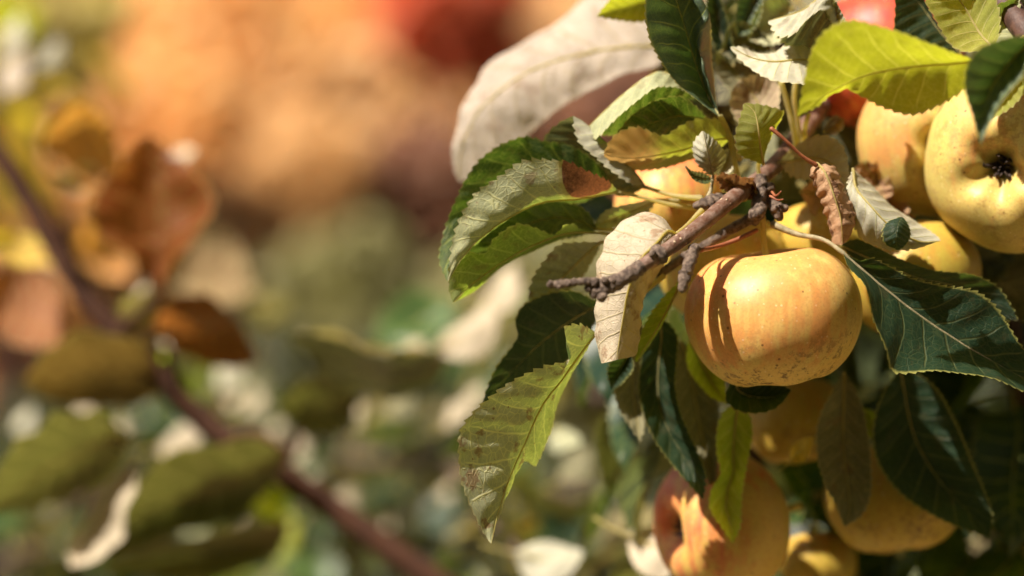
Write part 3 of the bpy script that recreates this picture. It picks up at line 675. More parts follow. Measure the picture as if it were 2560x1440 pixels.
LV('green', (1770,300,2), (1535,345,1.5), [[(1740,270,1),(1700,243,.6),(1640,248,.5),(1585,285,.6),(1550,325,1)], [(1700,290,1.5),(1640,305,1.6),(1580,330,1.6)], [(1720,330,2.6),(1640,350,2.8),(1570,360,2.4)]], face='top', pet=[(1820,330,2)])
LV('turning', (1835,345,1.5), (1510,385,.5), [[(1800,302,.8),(1745,298,.6),(1695,318,.6),(1662,340,.6),(1630,332,.4),(1590,318,.2),(1545,332,.2),(1520,360,.3)], [(1780,350,1.2),(1700,375,1.2),(1620,392,1),(1560,395,.8)],
   [(1790,372,2),(1720,398,2.2),(1640,420,2),(1570,425,1.6),(1530,410,1)]], pet=[(1850,400,1.2)], label='leaf turning from green to orange at its tip')
LV('grey', (1612,468,2), (1434,290,1), [[(1560,490,3),(1450,450,3.5),(1365,385,3),(1362,345,2.5),(1400,308,1.6)], [(1592,440,1.8),(1545,385,1.4),(1495,340,1.2),(1455,303,1.2)], [(1562,452,.8),(1500,402,.6),(1450,360,.5),(1436,320,.7)]], face='top', ref=(-1,-.2), pet=[(1680,488,1.6),(1755,495,.6)], petmat='petgrey')
LV('grey', (1783,440,.5), (1757,328,-.5), [[(1765,430,0),(1740,405,-.2),(1733,370,-.3),(1742,345,-.4)], [(1775,410,-.4),(1765,370,-.8)], [(1800,425,.4),(1815,395,.5),(1800,360,.2),(1775,340,-.2)]], pet=[(1778,470,.4),(1768,500,.2)], petmat='petgrey', label='small downy grey young leaf')
LV('grey', (1795,445,1.5), (1830,372,1.5), [[(1795,410),(1808,380)], [(1825,430),(1838,400)]])
LV('grey', (1783,447,1), (1712,413,.5), [[(1760,436,.8),(1730,430,.6)], [(1765,460,.3),(1735,452,0)]], face='top')
LV('yellow', (1908,412,0), (1862,258,-.5), [[(1880,400,-.3),(1848,385,-.6),(1838,340,-.8),(1848,300,-.8),(1856,275,-.6)], [(1900,370,-.4),(1895,320,-.8),(1885,280,-.6)], [(1915,380,.2),(1935,330,.3),(1958,282,.2),(1920,266,-.2)]], label='small yellowing leaf standing above the spur')
LV('mott', (1940,310,3), (1850,200,3.5), [[(1860,315,3),(1826,270,3),(1832,225,3)], [(1948,260,3),(1942,205,3.5),(1900,183,3.5)]], label='mottled brown leaf')
LV('grey', (2045,150,1), (1826,118,.5), [[(2000,98,1.8),(1965,110,1.8),(1935,132,1.4),(1890,135,1.1),(1850,118,.8)], [(1990,150,.4),(1930,155,.2),(1880,145,.3)], [(2020,207,-.5),(1975,208,-.6),(1930,200,-.6),(1885,175,-.2),(1850,148,.2)]])
LV('grey', (2095,105,1.5), (1922,52,.5), [[(2060,145,1.5),(2000,128,1.5),(1960,108,1.2)], [(2090,40,1),(2060,-5,.6),(2010,25,.4),(1960,42,.2)], [(2060,25,0),(2010,55,-.3),(1985,82,-.4),(1945,90,-.2)]], face='top', ref=(-1,-.2), amp=1.4)
LV('grey', (2102,72,.5), (2062,-12,.3), [[(2076,55),(2062,20)], [(2118,55),(2092,5)]])
LV('under', (1985,20,5), (1870,100,5), [[(1950,-20),(1890,30)], [(1990,70),(1930,110)]], face='under')
LV('blue', (1900,-30,5), (1845,90,5), [[(1860,-20),(1840,40)], [(1905,20),(1880,80)]], face='top')
LV('olive', (1800,130,5), (1940,130,5), [[(1830,60),(1900,70)], [(1840,150),(1900,150)]])
LV('olive', (1880,250,6), (1790,130,6), [[(1830,230),(1790,180)], [(1880,190),(1840,130)]])
LV('mott', (2060,330,3), (2110,300,3), [[(2070,310),(2090,290)], [(2080,335),(2105,322)]])
LV('grey', (1945,405,2.5), (2128,478,1.5), [[(1990,365,2),(2040,340,1.8),(2095,350,1.6),(2120,410,1.5)], [(1980,440,2.8),(2030,450,2.6),(2090,470,2)]], bow=-.2)
LV('dry', (2042,408,0), None, [[(2040,440,1.5),(2062,500,1.5),(2085,560,1.5),(2092,605,1)], [(2022,430,.3),(2046,490,.3),(2070,550,.3),(2082,608,.2)], [(2062,430,-.8),(2085,490,-.9),(2102,550,-.9),(2106,612,-.7)], [(2085,418,.2),(2110,480,.2),(2140,545,.1),(2125,590,.1)], [(2080,430,1.4),(2100,480,1.4),(2120,545,1.4),(2110,580,1)]],
   vpos=(-1,-.5,0,.5,1), nv=26, ref=(-.4,.4), crinkle=.0017, label='brown crumpled dry leaf hanging in a roll', amp=1.5, d=-.4)
LV('dry', (1890,480,-.2), (1790,445,-.6), [[(1885,440,-.5),(1850,448,-.8),(1815,430,-.7)], [(1890,500,0),(1860,490,.2),(1820,480,0)]], crinkle=.004, label='scrap of crumpled brown leaf on the twig', bow=-.8)
LV('dry', (2000,480,5), (2180,620,5), [[(2060,440),(2140,520)], [(2040,540),(2120,620)]], crinkle=.003)
LV('dry', (2200,470,5.5), (2260,640,5.5), [[(2170,500),(2200,590)], [(2260,500),(2290,580)]], crinkle=.004)
LV('dry', (2160,400,5), (2220,500,5), [[(2140,430),(2170,490)], [(2210,420),(2230,460)]], crinkle=.004)
g28 = LV('grey', (2132,422,1), (2352,602,0), [[(2180,462,1.5),(2230,512,1.8),(2290,550,1.5),(2340,585,.8)], [(2140,470,0),(2180,520,-.8),(2230,570,-1),(2300,605,-.6)], [(2118,470,0),(2125,520,0),(2150,590,.2),(2200,615,0),(2265,624,-.3)]], d=-.2, label='grey folded leaf with a dark curled hole', bow=-.5)
leaf(g28, 'dark', (2255,542,-1.3), (2245,624,-1.5), [[(2218,555,-1.7),(2206,585,-1.9),(2215,612,-1.8)], [(2268,560,-1.4),(2275,590,-1.5),(2262,616,-1.6)]], face='top', name='curl_shade_flap', bow=.5, d=-.2, mid_rib=False)  # dark flap, its colour painting the shaded hole of the curl
LV('dark', (2108,632,-.6), (2640,985,.6), [[(2122,665,-1.2),(2160,712,-1.8),(2182,790,-2.2),(2215,870,-2.3),(2232,925,-2.2),(2275,933,-1.9),(2370,930,-1.3),(2480,945,-.6),(2560,978,0)],
   [(2160,678,-.6),(2262,761,-.3),(2360,830,0),(2460,890,.2),(2554,942,.4)], [(2150,652,-.8),(2182,647,-.9),(2280,695,-.5),(2360,715,-.2),(2440,730,.2),(2495,775,.5),(2550,860,.6),(2600,920,.7)]], face='top', d=-.6,
   pet=[(2060,600,0),(1990,585,.6),(1930,560,.9)], pr=1.0, petmat='petgrey', nv=18, label='large dark green leaf beside the ripe apple')
LV('dark', (2100,612,0), (2545,800,0), [[(2140,598,-.6),(2180,612,-.6),(2240,640,-.6),(2330,675,-.4),(2440,692,-.3),(2500,725,0)], [(2180,650,.3),(2280,690,.5),(2400,720,.5),(2480,760,.3)], [(2180,690,.8),(2280,730,1),(2400,770,1),(2480,800,.6)]], face='top', d=1.4)
LV('under', (1492,832,-.5), (1228,1360,-2), [[(1450,812,-1.5),(1412,818,-2),(1415,850,-2.2),(1428,885,-2),(1415,905,-1.6),(1360,918,-1.6),(1300,942,-1.8),(1230,990,-2.2),(1170,1048,-2.4),(1146,1095,-2.4),(1150,1165,-2.4),(1162,1225,-2.4),(1190,1295,-2.2),(1215,1340,-2)],
   [(1460,870,-.8),(1410,940,-.8),(1360,1005,-.8),(1315,1100,-.9),(1275,1190,-1),(1245,1280,-1.4)], [(1470,870,0),(1430,935,.4),(1395,1010,.6),(1375,1090,.8),(1340,1165,.8),(1312,1152,.6),(1290,1178,.3),(1260,1240,-.2)]], pet=[(1540,790,0),(1600,740,.8),(1660,690,1.5)], nv=18, amp=1.2, label='large pale green serrated leaf hanging with its point down')
LV('dark', (1500,760,0), (1205,1010,0), [[(1440,728,-.5),(1380,733,-.5),(1310,762,-.5),(1288,800,-.4),(1293,840,0),(1240,920,0),(1215,975,0)], [(1430,800,.5),(1350,860,.6),(1270,940,.4)], [(1480,820,1.2),(1420,900,1.4),(1330,960,1.2),(1250,1000,.5)]], face='top', d=2)
LV('dark', (1650,790,0), (1757,1248,-.5), [[(1615,850),(1602,920),(1600,990),(1622,1075),(1685,1165)], [(1692,840),(1688,930),(1695,1010),(1725,1090),(1762,1180)]], face='top', d=3, pet=[(1680,740,-1)])
LV('olive', (1600,790), (1600,1105), [[(1560,870),(1535,930),(1545,1010)], [(1620,900),(1628,1000)]], d=4)
LV('dark', (1575,880), (1528,975), [[(1540,890),(1518,930)], [(1585,920),(1555,960)]], face='top', d=2.5)
LV('lime', (1705,700,0), (1590,905,0), [[(1660,740),(1620,800),(1595,860)], [(1670,770,-.4),(1630,840,-.4)], [(1690,740,.5),(1655,810,.5),(1615,875,.3)]], d=1.2)
LV('olive', (1700,850), (1785,1228), [[(1680,930),(1690,1050),(1740,1150)], [(1760,900),(1797,1000),(1797,1130)]], d=5)
LV('dark', (1840,940), (1978,976), [[(1812,990),(1835,1022),(1890,1036),(1940,1020)], [(1880,950),(1940,955)]], face='top', d=1.5)
LV('lime', (1720,850), (1818,1012), [[(1720,920),(1770,990)], [(1770,870),(1810,950)]], d=4)
LV('lime', (1850,1005), (1832,1358), [[(1800,1040),(1792,1120),(1800,1200),(1770,1235),(1775,1270),(1805,1320)], [(1880,1060),(1870,1150),(1856,1250),(1850,1320)]], d=3.5, label='bright green leaf hanging under the ripe apple')
LV('olive', (2110,930), (2112,1315), [[(2060,1020),(2042,1100),(2060,1200),(2090,1265)], [(2150,1000),(2172,1100),(2177,1200),(2165,1275)]], d=4)
LV('dark', (2250,920), (2475,1345), [[(2200,1000),(2180,1100),(2220,1200),(2300,1270),(2400,1318)], [(2330,960),(2400,1080),(2440,1180),(2478,1275)]], face='top', d=5)
LV('lime', (2150,1020), (2190,1100), [[(2150,1050),(2170,1090)], [(2185,1030),(2200,1070)]], d=7)

# ------------------------------------------------------------------ the branch above, at the top corner
T_ = thing('apple_branch', 'dark branch crossing the top corner above the apples, with yellow green leaves', 'branch', at(2520, 20, -2))
tubepart(T_, 'limb', [(2400,-140,4),(2460,-50,2),(2520,20,0),(2590,110,-2),(2680,230,-4)], [6,5.6,5.4,5.8,6.2], 'darkbark', 16, 50, .1, 150)
LT = lambda *a, **k: leaf(T_, *a, **k)
LT('yellow', (2445,152,0), (1993,290,-.5), [[(2380,128,-1),(2300,100,-1.6),(2200,68,-2),(2120,50,-2),(2060,78,-1.6),(2030,130,-1.2),(2010,210,-.8)], [(2380,158,0),(2300,165,.3),(2200,178,.4),(2120,205,.3),(2050,245,0)],
   [(2420,215,.8),(2350,262,1),(2280,287,1),(2210,270,1),(2150,235,.8),(2105,212,.6),(2050,262,.2)]], d=-6, pet=[(2500,130,1),(2560,95,3)], label='broad yellow green leaf lying across the apples')
LT('blue', (2585,90,0), (2452,357,0), [[(2510,98,-.5),(2440,130,-.5),(2412,210,-.5),(2430,290,0)], [(2530,150,.8),(2480,220,.8),(2458,300,.5)], [(2560,180,0),(2510,240,0),(2475,310,0)]], face='top', d=-9)
LT('yellow', (2485,125,0), (2330,-60,0), [[(2395,125,0),(2340,50,0),(2310,-10,0)], [(2500,60,.5),(2480,-20,.8),(2420,-70,.5)]], d=-3)
LT('dark', (2402,135,1), (2235,-60,0), [[(2330,135,.5),(2242,105,0),(2238,20,0)], [(2350,80,.8),(2300,10,.8)], [(2390,110,1),(2340,60,1),(2305,-10,.8)]], face='top', d=1)
LT('yellow', (2575,140), (2475,302), [[(2510,190),(2480,250)], [(2570,210),(2535,262)]], d=-4)
LT('green', (2470,135), (2550,-10), [[(2440,90),(2455,30)], [(2520,115),(2548,60)]], face='under', d=-1)

# ------------------------------------------------------------------ apples
apple(1935, 793, .6, 226, (.13, .06, -1), 'apple_main', 'ripe golden apple with an orange cheek, in sharp focus under the twig', cheek=(-.35,-.5,.75), hgt=.84, seed=1.3, stem=[(1909,600,.5),(1907,560,.3),(1898,525,.1)], n=144, dim=.24)
apple(2535, 405, 2.5, 232, (-.46, -.86, -.16), 'apple_pale', 'pale yellow apple with its dark dried eye facing us, cut by the picture edge', cheek=(.3,-.6,.3), hgt=.80, seed=2.1, basin=.36, lob=.04, n=120)
apple(2345, 350, 6.5, 205, (.05, -.97, -.22), 'apple_pale', 'yellow apple half hidden behind the pale apple, under the broad yellow green leaf', cheek=(-.7,-.3,.6), hgt=.84, seed=3.3, basin=.45, lob=.03)
apple(2215, 150, 9, 205, (.2, -.3, -1), 'apple_red', 'red apple glimpsed at the top above the broad yellow green leaf', cheek=(-.6,-.5,.5), seed=4.2)
apple(1675, 515, 7, 140, (.2, -.4, -1), 'apple_mix', 'orange blushed apple out of focus behind the leaf stalks', cheek=(-.3,-.2,.9), seed=5.5)
apple(1810, 670, 6.5, 168, (.0, -.1, -1), 'apple_plain', 'yellow apple almost wholly hidden behind the ripe golden apple and twig', seed=6.1)
apple(2060, 610, 7, 135, (.0, -.1, -1), 'apple_plain', 'small yellow apple in the gap beside the crumpled dry leaf', seed=6.9)
apple(2285, 700, 5.5, 172, (.2, -.3, -1), 'apple_plain', 'yellow apple with brown spots behind the large dark green leaf', seed=7.7)
apple(1800, 1312, 7.5, 192, (-.9, -.38, -.08), 'apple_mix', 'blushed apple out of focus below the ripe one, its eye turned aside', cheek=(-.9,-.3,.3), seed=8.4, basin=.36, lob=.012)
apple(2235, 1245, 9, 178, (.1, -.2, -1), 'apple_plain', 'shaded yellow apple low behind the hanging dark leaves', seed=9.2)
apple(1990, 1055, 10, 135, (.1, -.2, -1), 'apple_plain', 'shaded yellow apple just below the ripe golden apple', seed=10.3)
apple(2045, 1410, 13, 100, (.1, -.2, -1), 'apple_plain', 'dim yellow apple at the bottom edge beside the blushed apple', seed=11.1)

# ------------------------------------------------------------------ the branch out of focus on the other side
L_ = thing('apple_branch', 'long bare reddish twig out of focus, slanting across the lower corner', 'branch', at(450, 1000, 46))
LD = 36
for q in ([(215,740,36),(180,650,35),(150,560,34)], [(290,830,36),(350,780,34),(395,735,33)], [(560,1095,36),(640,1080,34),(730,1130,32)], [(700,1180,36),(735,1120,37),(745,1060,38)], [(450,1000,36),(430,920,35),(415,870,34)]):
    tubepart(L_, 'side_twig', q, [3.2,2.4,1.6], 'redbark', 8, 14, .2, 150)
tubepart(L_, 'limb', [(-80,270,LD),(60,480,LD),(150,640,LD),(215,740,LD),(290,830,LD),(370,905,LD),(450,1000,LD),(560,1095,LD),(700,1180,LD),(800,1250,LD),(930,1340,LD),(1150,1500,LD)], [5.5,5.8,6.2,6.4,6.8,6.8,7,7,7.4,7.6,8,8.4], 'redbark', 14, 70, .1, 120)
LL = lambda m_, *a, **k: leaf(L_, m_ + '_far', *a, **{**dict(nv=10, teeth=14, amp=1.5, wave=.004, pr=1.3, petmat='redstem', bow=-2.2), **k})
LL('rust', (395,730,0), (375,338,0), [[(340,650,-1),(255,600,-1.5),(225,520,-1.5),(290,420,-1),(345,360,-.5)], [(400,620,0),(405,500,0),(395,420,0)], [(420,680,-1),(500,590,-2),(535,510,-2),(490,430,-1),(420,370,0)]], d=LD-2, face='top', label='rust brown leaf standing upright on the blurred twig')
LL('amber', (290,480,0), (190,250,0), [[(230,470,-1),(150,420,-1),(110,340,-1)], [(300,420,2),(280,330,2),(240,270,1)]], d=LD, bow=-.7, face='under')
LL('pale', (140,445,0), (265,470,0), [[(170,432,0),(230,415,0)], [(180,460,1),(230,475,1)]], d=LD)
LL('gold', (150,660,0), (-60,590,0), [[(110,600,2),(30,580,2)], [(110,660,0),(20,655,0)]], d=LD, bow=-.7, face='under')
LL('rust', (170,800,0), (-60,740,0), [[(120,690,2),(20,665,2)], [(140,860,0),(20,850,0)]], d=LD+3, bow=-.7, face='under')
LL('rust', (390,800,0), (640,905,0), [[(420,750,-2),(520,745,-2),(600,800,-1)], [(410,860,2),(500,905,2),(590,920,1)]], d=LD, face='top', bow=-.8)
LL('pale', (300,810,0), (385,720,0), [[(300,770,0),(340,730,0)], [(350,815,1),(385,770,1)]], d=LD)
LL('bronze', (400,940,0), (60,950,0), [[(350,850,-3),(240,825,-4),(120,870,-2)], [(370,1005,3),(240,1015,4),(120,1000,2)]], d=LD-2, face='under')
LL('lime', (410,870,0), (480,1000,0), [[(430,890,0),(470,940,0)], [(400,920,1),(430,980,1)]], d=LD)
LL('bronze', (420,640,0), (640,720,0), [[(470,590,1),(560,575,1)], [(440,720,0),(560,760,0)]], d=LD+26, bow=-.7, face='under')
LL('amber', (330,700,0), (210,560,0), [[(260,690,1),(200,640,1)], [(330,640,0),(270,570,0)]], d=LD+26, bow=-.7, face='under')
LL('pale', (1110,890,0), (735,822,0), [[(1050,872,1),(950,862,1),(840,838,1)], [(1060,895,0),(950,886,0),(840,860,0)]], d=30, mid_rib=False)  # pale strip painting the sunlit edge of the dark leaf below
LL('shade', (1120,900,0), (722,835,0), [[(1050,885,-3),(950,878,-5),(830,848,-5),(760,828,-3)], [(1080,970,3),(960,1000,5),(840,940,5),(750,890,3)]], d=31, face='top', label='dark drooping leaf with a sunlit upper edge')
LL('olive', (900,1010,0), (690,1020,0), [[(850,940,-2),(760,930,-2)], [(860,1080,2),(760,1090,2)]], d=40, face='under')
LL('pale', (340,1150,0), (175,1415,0), [[(280,1200,1),(215,1290,2),(170,1360,1)], [(330,1260,-1),(300,1340,-1),(240,1405,0)]], d=LD-9, bow=-.5)  # pale stand-in leaf, its colour painting the large leaf's sunlit tip
LL('olive', (730,1130,0), (185,1400,0), [[(640,1100,-3),(500,1120,-4),(350,1180,-4),(230,1300,-2)], [(600,1300,3),(460,1330,3),(320,1370,2)]], d=LD-2, face='under', label='large folded leaf with a pale sunlit tip at the lower corner')
LL('olive', (720,1300,0), (230,1430,0), [[(600,1320,0),(440,1345,0),(310,1390,0)], [(680,1400,2),(520,1450,2),(360,1450,1)]], d=LD-1, face='under')
LL('olive', (330,1090,0), (-40,1290,0), [[(220,1020,-3),(100,1060,-3),(0,1160,-3)], [(270,1200,4),(130,1260,4)]], d=LD-8, face='under')
LL('lime', (560,1150,0), (740,1290,0), [[(620,1130,1),(700,1190,1)], [(580,1240,-1),(680,1310,-1)]], d=LD+6)

# ------------------------------------------------------------------ shoots behind: many alike leaves, real copies
def proto(seed, L=.075, Wd=.042):
    """mesh of one leaf in its own axes: x along the blade, z up"""
    r = np.random.RandomState(seed)
    nu, nv = 28, 8
    V, UV, F = [], [], []
    arch = r.uniform(.1, .45) * L; fold = r.uniform(.05, .45); tw = r.uniform(-.5, .5)
    for i in range(nu + 1):
        u = i / nu
        w = Wd * (math.sin(math.pi * u ** .85) ** .8) * (1 + (.07 * (1 if i % 2 else -1) if 1 < i < nu - 1 else 0))
        for j in range(nv + 1):
            v = -1 + 2 * j / nv
            y = v * w / 2; z = abs(v) * w * .5 * fold - arch * u * u + .003 * math.sin(u * 9 + v * 2 + seed)
            a = tw * u; y, z = y * math.cos(a) - z * math.sin(a), y * math.sin(a) + z * math.cos(a)
            V.append((u * L * (1 - .15 * u), y, z)); UV.append((u, v * .5 + .5))
    W = nv + 1
    for i in range(nu):
        for j in range(nv): F.append((i*W+j, (i+1)*W+j, (i+1)*W+j+1, i*W+j+1))
    me = bpy.data.meshes.new('leaf'); me.from_pydata(V, [], F)
    ul = me.uv_layers.new(name='UVMap'); li = np.empty(len(me.loops), dtype=np.int32); me.loops.foreach_get('vertex_index', li)
    ul.data.foreach_set('uv', np.asarray(UV, dtype=np.float32)[li].ravel())
    me.polygons.foreach_set('use_smooth', [True] * len(me.polygons))
    g = tube_geo(crom([(-.028, 0, -.006), (-.012, 0, -.001), (0, 0, -.0005), (.03, 0, -.0015 - arch * .15)], 10), [.0012, .001, .0009, .0004], 6)
    mp = bpy.data.meshes.new('petiole'); mp.from_pydata([tuple(v) for v in g[0]], [], g[1])
    mp.polygons.foreach_set('use_smooth', [True] * len(mp.polygons)); mp.materials.append(M['petiole'])
    return me, mp
PR = [proto(s) for s in range(7)]
PM = {}
def LM(key, *a, **k):
    M[key] = leaf_mat(*a, **k)
    M[key + '_far'] = leaf_mat(a[0] + '_far', *a[1:], **{**k, 'lite': True})
def proto_mesh(i, mat):
    if (i, mat) not in PM:
        c = PR[i][0].copy(); c.name = 'leaf'; c.materials.clear(); c.materials.append(M[mat + '_far']); PM[(i, mat)] = c
    return PM[(i, mat)]
def put_leaf(parent, pos, fwd, up, mat, i, s=1.0):
    f = Vector(fwd).normalized(); z = (Vector(up) - f * Vector(up).dot(f)).normalized(); y = z.cross(f)
    mt = Matrix((f, y, z)).transposed()
    o = bpy.data.objects.new('leaf', proto_mesh(i, mat)); col.objects.link(o); o.parent = parent
    o.location = Vector(pos) - world_of(parent); o.rotation_euler = mt.to_euler(); o.scale = (s, s, s)
    p = bpy.data.objects.new('petiole', PR[i][1]); col.objects.link(p); p.parent = o
    return o
def shoot(label, pts, radii, n, mats, seed, spread=.8, droop=.4, s=1.0, wood='darkbark', jitter=.012, out=None):
    rnd = random.Random(seed)
    P = crom([at(*p) for p in pts], 60)
    e = thing('apple_branch', label, 'branch', P[0])
    g = tube_geo(P, [r * .001 for r in radii], 10, .12, 150, seed)
    obj_from('limb', g[0], g[1], M[wood], e, P[0], g[2])
    for k in range(n):
        i = int((k + rnd.random()) / n * 58)
        t = P[i + 1] - P[i]; t /= np.linalg.norm(t)
        a = k * 2.4 + rnd.random()
        n1 = np.cross(t, (0, 0, 1)); n1 /= np.linalg.norm(n1) + 1e-9; n2 = np.cross(t, n1)
        f = t * (1 - spread) + (n1 * math.cos(a) + n2 * math.sin(a)) * spread + np.array((0, 0, -droop * rnd.random()))
        f /= np.linalg.norm(f)
        up = np.array((rnd.uniform(-.5, .5), rnd.uniform(-.6, .3), 1.0))
        put_leaf(e, P[i] + f * .028 + np.array([rnd.uniform(-jitter, jitter) for _ in range(3)]) * .3, f, up, rnd.choice(mats), rnd.randrange(7), s * rnd.uniform(.75, 1.15))
    return e
G_ = ['green', 'green', 'under', 'dark', 'olive']
shoot('leafy shoot out of focus along the bottom edge under the hanging serrated leaf', [(1500,1600,40),(1380,1450,42),(1240,1330,46),(1120,1150,50)], [5,4,3,2], 14, G_ + ['pale'], 3)
shoot('leafy shoot out of focus under the slanting bare twig', [(500,1600,75),(600,1440,78),(760,1290,82),(900,1080,88)], [5,4,3,2], 16, G_ + ['olive'], 5)
shoot('leafy shoot out of focus at the lower corner', [(-150,1500,80),(60,1380,82),(230,1240,88),(330,1060,92)], [5,4,3,2], 16, G_, 8)
shoot('leafy shoot far out of focus between the bare twig and the hanging serrated leaf', [(1250,1500,95),(1130,1300,100),(1040,1130,105),(930,950,110)], [5,4,3,2], 18, ['green', 'under', 'olive', 'pale', 'grey'], 13)
shoot('leafy shoot far out of focus with pale leaves beside the serrated leaves', [(1500,1000,55),(1400,860,58),(1280,760,60),(1180,700,62)], [4,3.5,3,2], 10, ['pale', 'under', 'green', 'grey'], 21)
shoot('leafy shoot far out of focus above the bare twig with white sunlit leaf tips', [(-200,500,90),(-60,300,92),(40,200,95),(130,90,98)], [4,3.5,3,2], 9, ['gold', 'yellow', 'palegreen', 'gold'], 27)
shoot('leafy shoot far out of focus beside the rust coloured leaf', [(420,1150,100),(520,1020,102),(600,930,105),(660,860,108)], [4,3.5,3,2], 12, ['under', 'pale', 'grey', 'olive'], 33)
shoot('dark leafy shoot out of focus along the lower edge behind the slanting twig', [(1500,1250,80),(1200,1180,82),(900,1150,86),(600,1230,90),(300,1330,94),(0,1400,98)], [5,5,4.5,4,3.5,3], 46, ['dark', 'shade', 'green', 'olive', 'dark', 'under'], 71, spread=.9, droop=.5)
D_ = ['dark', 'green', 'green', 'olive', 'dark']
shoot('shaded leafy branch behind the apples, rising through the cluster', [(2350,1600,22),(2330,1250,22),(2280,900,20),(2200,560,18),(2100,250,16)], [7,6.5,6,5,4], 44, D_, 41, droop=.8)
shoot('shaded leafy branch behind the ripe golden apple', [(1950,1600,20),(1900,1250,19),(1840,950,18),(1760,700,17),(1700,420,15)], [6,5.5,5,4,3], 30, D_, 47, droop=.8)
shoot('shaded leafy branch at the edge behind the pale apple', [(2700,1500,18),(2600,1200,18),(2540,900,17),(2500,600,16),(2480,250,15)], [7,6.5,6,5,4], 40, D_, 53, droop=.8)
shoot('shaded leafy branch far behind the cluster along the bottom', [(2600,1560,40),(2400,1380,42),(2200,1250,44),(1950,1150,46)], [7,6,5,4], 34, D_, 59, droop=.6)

# ------------------------------------------------------------------ added unseen canopy overhead and leaf screen behind the camera, to block sky light
def leaf_mass(name, parent, pts, L, mat, seed, label=None):
    r = np.random.RandomState(seed); n = len(pts)
    V = np.empty((n * 4, 3)); F = []
    for i in range(n):
        a = r.normal(size=3); a[2] -= .4; a /= np.linalg.norm(a); b2 = np.cross(a, r.normal(size=3)); b2 /= np.linalg.norm(b2)
        l = L * (.7 + .6 * r.rand()); nn = np.cross(a, b2) * l * .2
        V[i*4:i*4+4] = pts[i] - a * l, pts[i] + b2 * l * .55 + nn, pts[i] + a * l, pts[i] - b2 * l * .55 + nn
        F.append((i*4, i*4+1, i*4+2, i*4+3))
    o = obj_from(name, V, F, mat, parent, pts.mean(0), smooth=False); o['kind'] = 'stuff'
    t = o.data.attributes.new('tint', 'FLOAT', 'POINT'); t.data.foreach_set('value', np.repeat(r.rand(n), 4))
    if label: o['label'] = label
    return o
r = np.random.RandomState(77)
Q = np.stack((r.uniform(-.6, 1.9, 26000), r.uniform(-1.5, 1.9, 26000), r.uniform(1.8, 3.1, 26000)), 1)
x0 = Q[:, 0] + .63 * (Q[:, 2] - 1.6); y0 = Q[:, 1] + .456 * (Q[:, 2] - 1.6)      # where its shadow falls at the height of the fruit
ok = np.where(y0 < .25, x0 > .36, x0 > .12) & (Q[:, 2] - 1.6 > .125 * (Q[:, 1] + 1) * 1.2 + .07)
leaf_mass('crown', T_, Q[ok][:6000], .045, CM['green'], 5)  # added out-of-frame canopy, left open where sun must reach the fruit
geos = []
for k in range(9):
    b0 = np.array((1.1, .55, 1.5)); e_ = np.array((r.uniform(.0, 1.6), r.uniform(-1.2, 1.5), r.uniform(2.3, 3.0)))
    geos.append(tube_geo(crom([b0, (b0 + e_) / 2 + np.array((.1, 0, .2)), e_], 14), [.03, .018, .006], 8, .1, 40))
geos.append(tube_geo(crom([(1.15, .6, -.05), (1.12, .58, .8), (1.1, .55, 1.55)], 14), [.075, .06, .045], 12, .12, 25))
geos.append(tube_geo(crom([(1.1, .55, 1.5), (.75, .35, 1.55), tuple(at(2680, 230, -4))], 14), [.02, .012, .0062], 10, .1, 60))
g = join(*geos); obj_from('trunk', g[0], g[1], M['darkbark'], T_, (1.15, .6, 0), g[2])
W_ = r.uniform(-1, 1, (6000, 3)); ang = r.uniform(math.pi * 1.04, math.pi * 1.96, 6000); rad = r.uniform(5, 7, 6000)
Wp = np.stack((np.cos(ang) * rad, np.sin(ang) * rad, r.uniform(0, 5.5, 6000)), 1)  # unseen leaf screen, added to cut sky fill from the camera side
wd = leaf_mass('added_leaf_screen', None, Wp, .26, CM['green'], 9, 'added green leaf screen behind the viewer, blocking the low sky'); wd['category'] = 'added_leaf_screen'

# dark growth filling the space behind the fruit, shade put into its colour
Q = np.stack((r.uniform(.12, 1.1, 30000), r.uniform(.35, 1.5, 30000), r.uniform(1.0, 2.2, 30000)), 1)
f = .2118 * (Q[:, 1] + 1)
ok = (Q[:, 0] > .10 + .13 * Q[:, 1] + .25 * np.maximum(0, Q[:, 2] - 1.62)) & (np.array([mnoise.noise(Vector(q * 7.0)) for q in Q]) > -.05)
leaf_mass('crown', T_, Q[ok][:2600], .035, CM['shade'], 15)
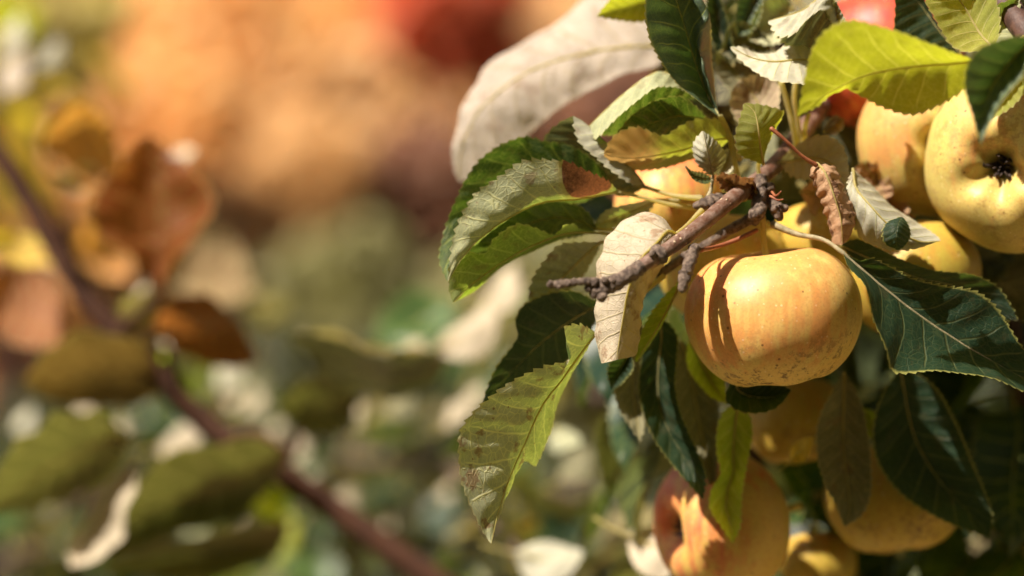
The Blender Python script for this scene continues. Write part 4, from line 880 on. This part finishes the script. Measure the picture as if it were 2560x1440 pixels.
# small sunlit leaves that catch the light out of focus
def glint(px, py, d, lpx, ang, mat, i, s_w=1.0, parent=None):
    c = at(px, py, d); L = lpx * K * (FOC + d * .01)
    v = CAMP - c; v /= np.linalg.norm(v)
    up = np.array(SUN) + v * .8; up /= np.linalg.norm(up)
    f = np.array((math.cos(ang), 0, math.sin(ang))); f -= up * f.dot(up); f /= np.linalg.norm(f)
    put_leaf(parent or L_, c - f * L * .45, f, -up, mat, i, L / .066)
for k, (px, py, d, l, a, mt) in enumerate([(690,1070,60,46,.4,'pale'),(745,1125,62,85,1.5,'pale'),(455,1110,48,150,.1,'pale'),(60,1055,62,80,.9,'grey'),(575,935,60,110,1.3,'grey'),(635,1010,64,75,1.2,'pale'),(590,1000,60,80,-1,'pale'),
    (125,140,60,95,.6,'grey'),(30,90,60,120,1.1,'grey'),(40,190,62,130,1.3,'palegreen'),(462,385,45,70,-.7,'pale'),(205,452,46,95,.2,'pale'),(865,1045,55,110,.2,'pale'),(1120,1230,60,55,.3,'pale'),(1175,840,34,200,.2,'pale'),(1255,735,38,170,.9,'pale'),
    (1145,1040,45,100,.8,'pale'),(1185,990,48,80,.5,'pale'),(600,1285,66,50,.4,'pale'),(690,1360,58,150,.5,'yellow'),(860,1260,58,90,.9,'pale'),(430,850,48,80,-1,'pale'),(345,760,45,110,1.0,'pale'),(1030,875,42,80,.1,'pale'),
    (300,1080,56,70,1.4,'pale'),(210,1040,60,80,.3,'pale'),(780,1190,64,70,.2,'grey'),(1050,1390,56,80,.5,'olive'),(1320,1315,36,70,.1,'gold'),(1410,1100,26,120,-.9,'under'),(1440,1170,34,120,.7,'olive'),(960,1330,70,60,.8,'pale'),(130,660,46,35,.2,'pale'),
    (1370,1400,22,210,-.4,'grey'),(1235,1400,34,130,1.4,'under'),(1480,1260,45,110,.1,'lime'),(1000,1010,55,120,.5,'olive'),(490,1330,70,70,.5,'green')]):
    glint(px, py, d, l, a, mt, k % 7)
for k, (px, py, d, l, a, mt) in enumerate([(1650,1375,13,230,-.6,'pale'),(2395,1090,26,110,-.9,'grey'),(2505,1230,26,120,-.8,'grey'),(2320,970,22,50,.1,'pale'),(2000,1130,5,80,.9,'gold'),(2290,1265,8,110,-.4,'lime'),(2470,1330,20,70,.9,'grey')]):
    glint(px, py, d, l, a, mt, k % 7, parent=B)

# dark leaves added to close gaps behind spurs and stalks, shade in their colour
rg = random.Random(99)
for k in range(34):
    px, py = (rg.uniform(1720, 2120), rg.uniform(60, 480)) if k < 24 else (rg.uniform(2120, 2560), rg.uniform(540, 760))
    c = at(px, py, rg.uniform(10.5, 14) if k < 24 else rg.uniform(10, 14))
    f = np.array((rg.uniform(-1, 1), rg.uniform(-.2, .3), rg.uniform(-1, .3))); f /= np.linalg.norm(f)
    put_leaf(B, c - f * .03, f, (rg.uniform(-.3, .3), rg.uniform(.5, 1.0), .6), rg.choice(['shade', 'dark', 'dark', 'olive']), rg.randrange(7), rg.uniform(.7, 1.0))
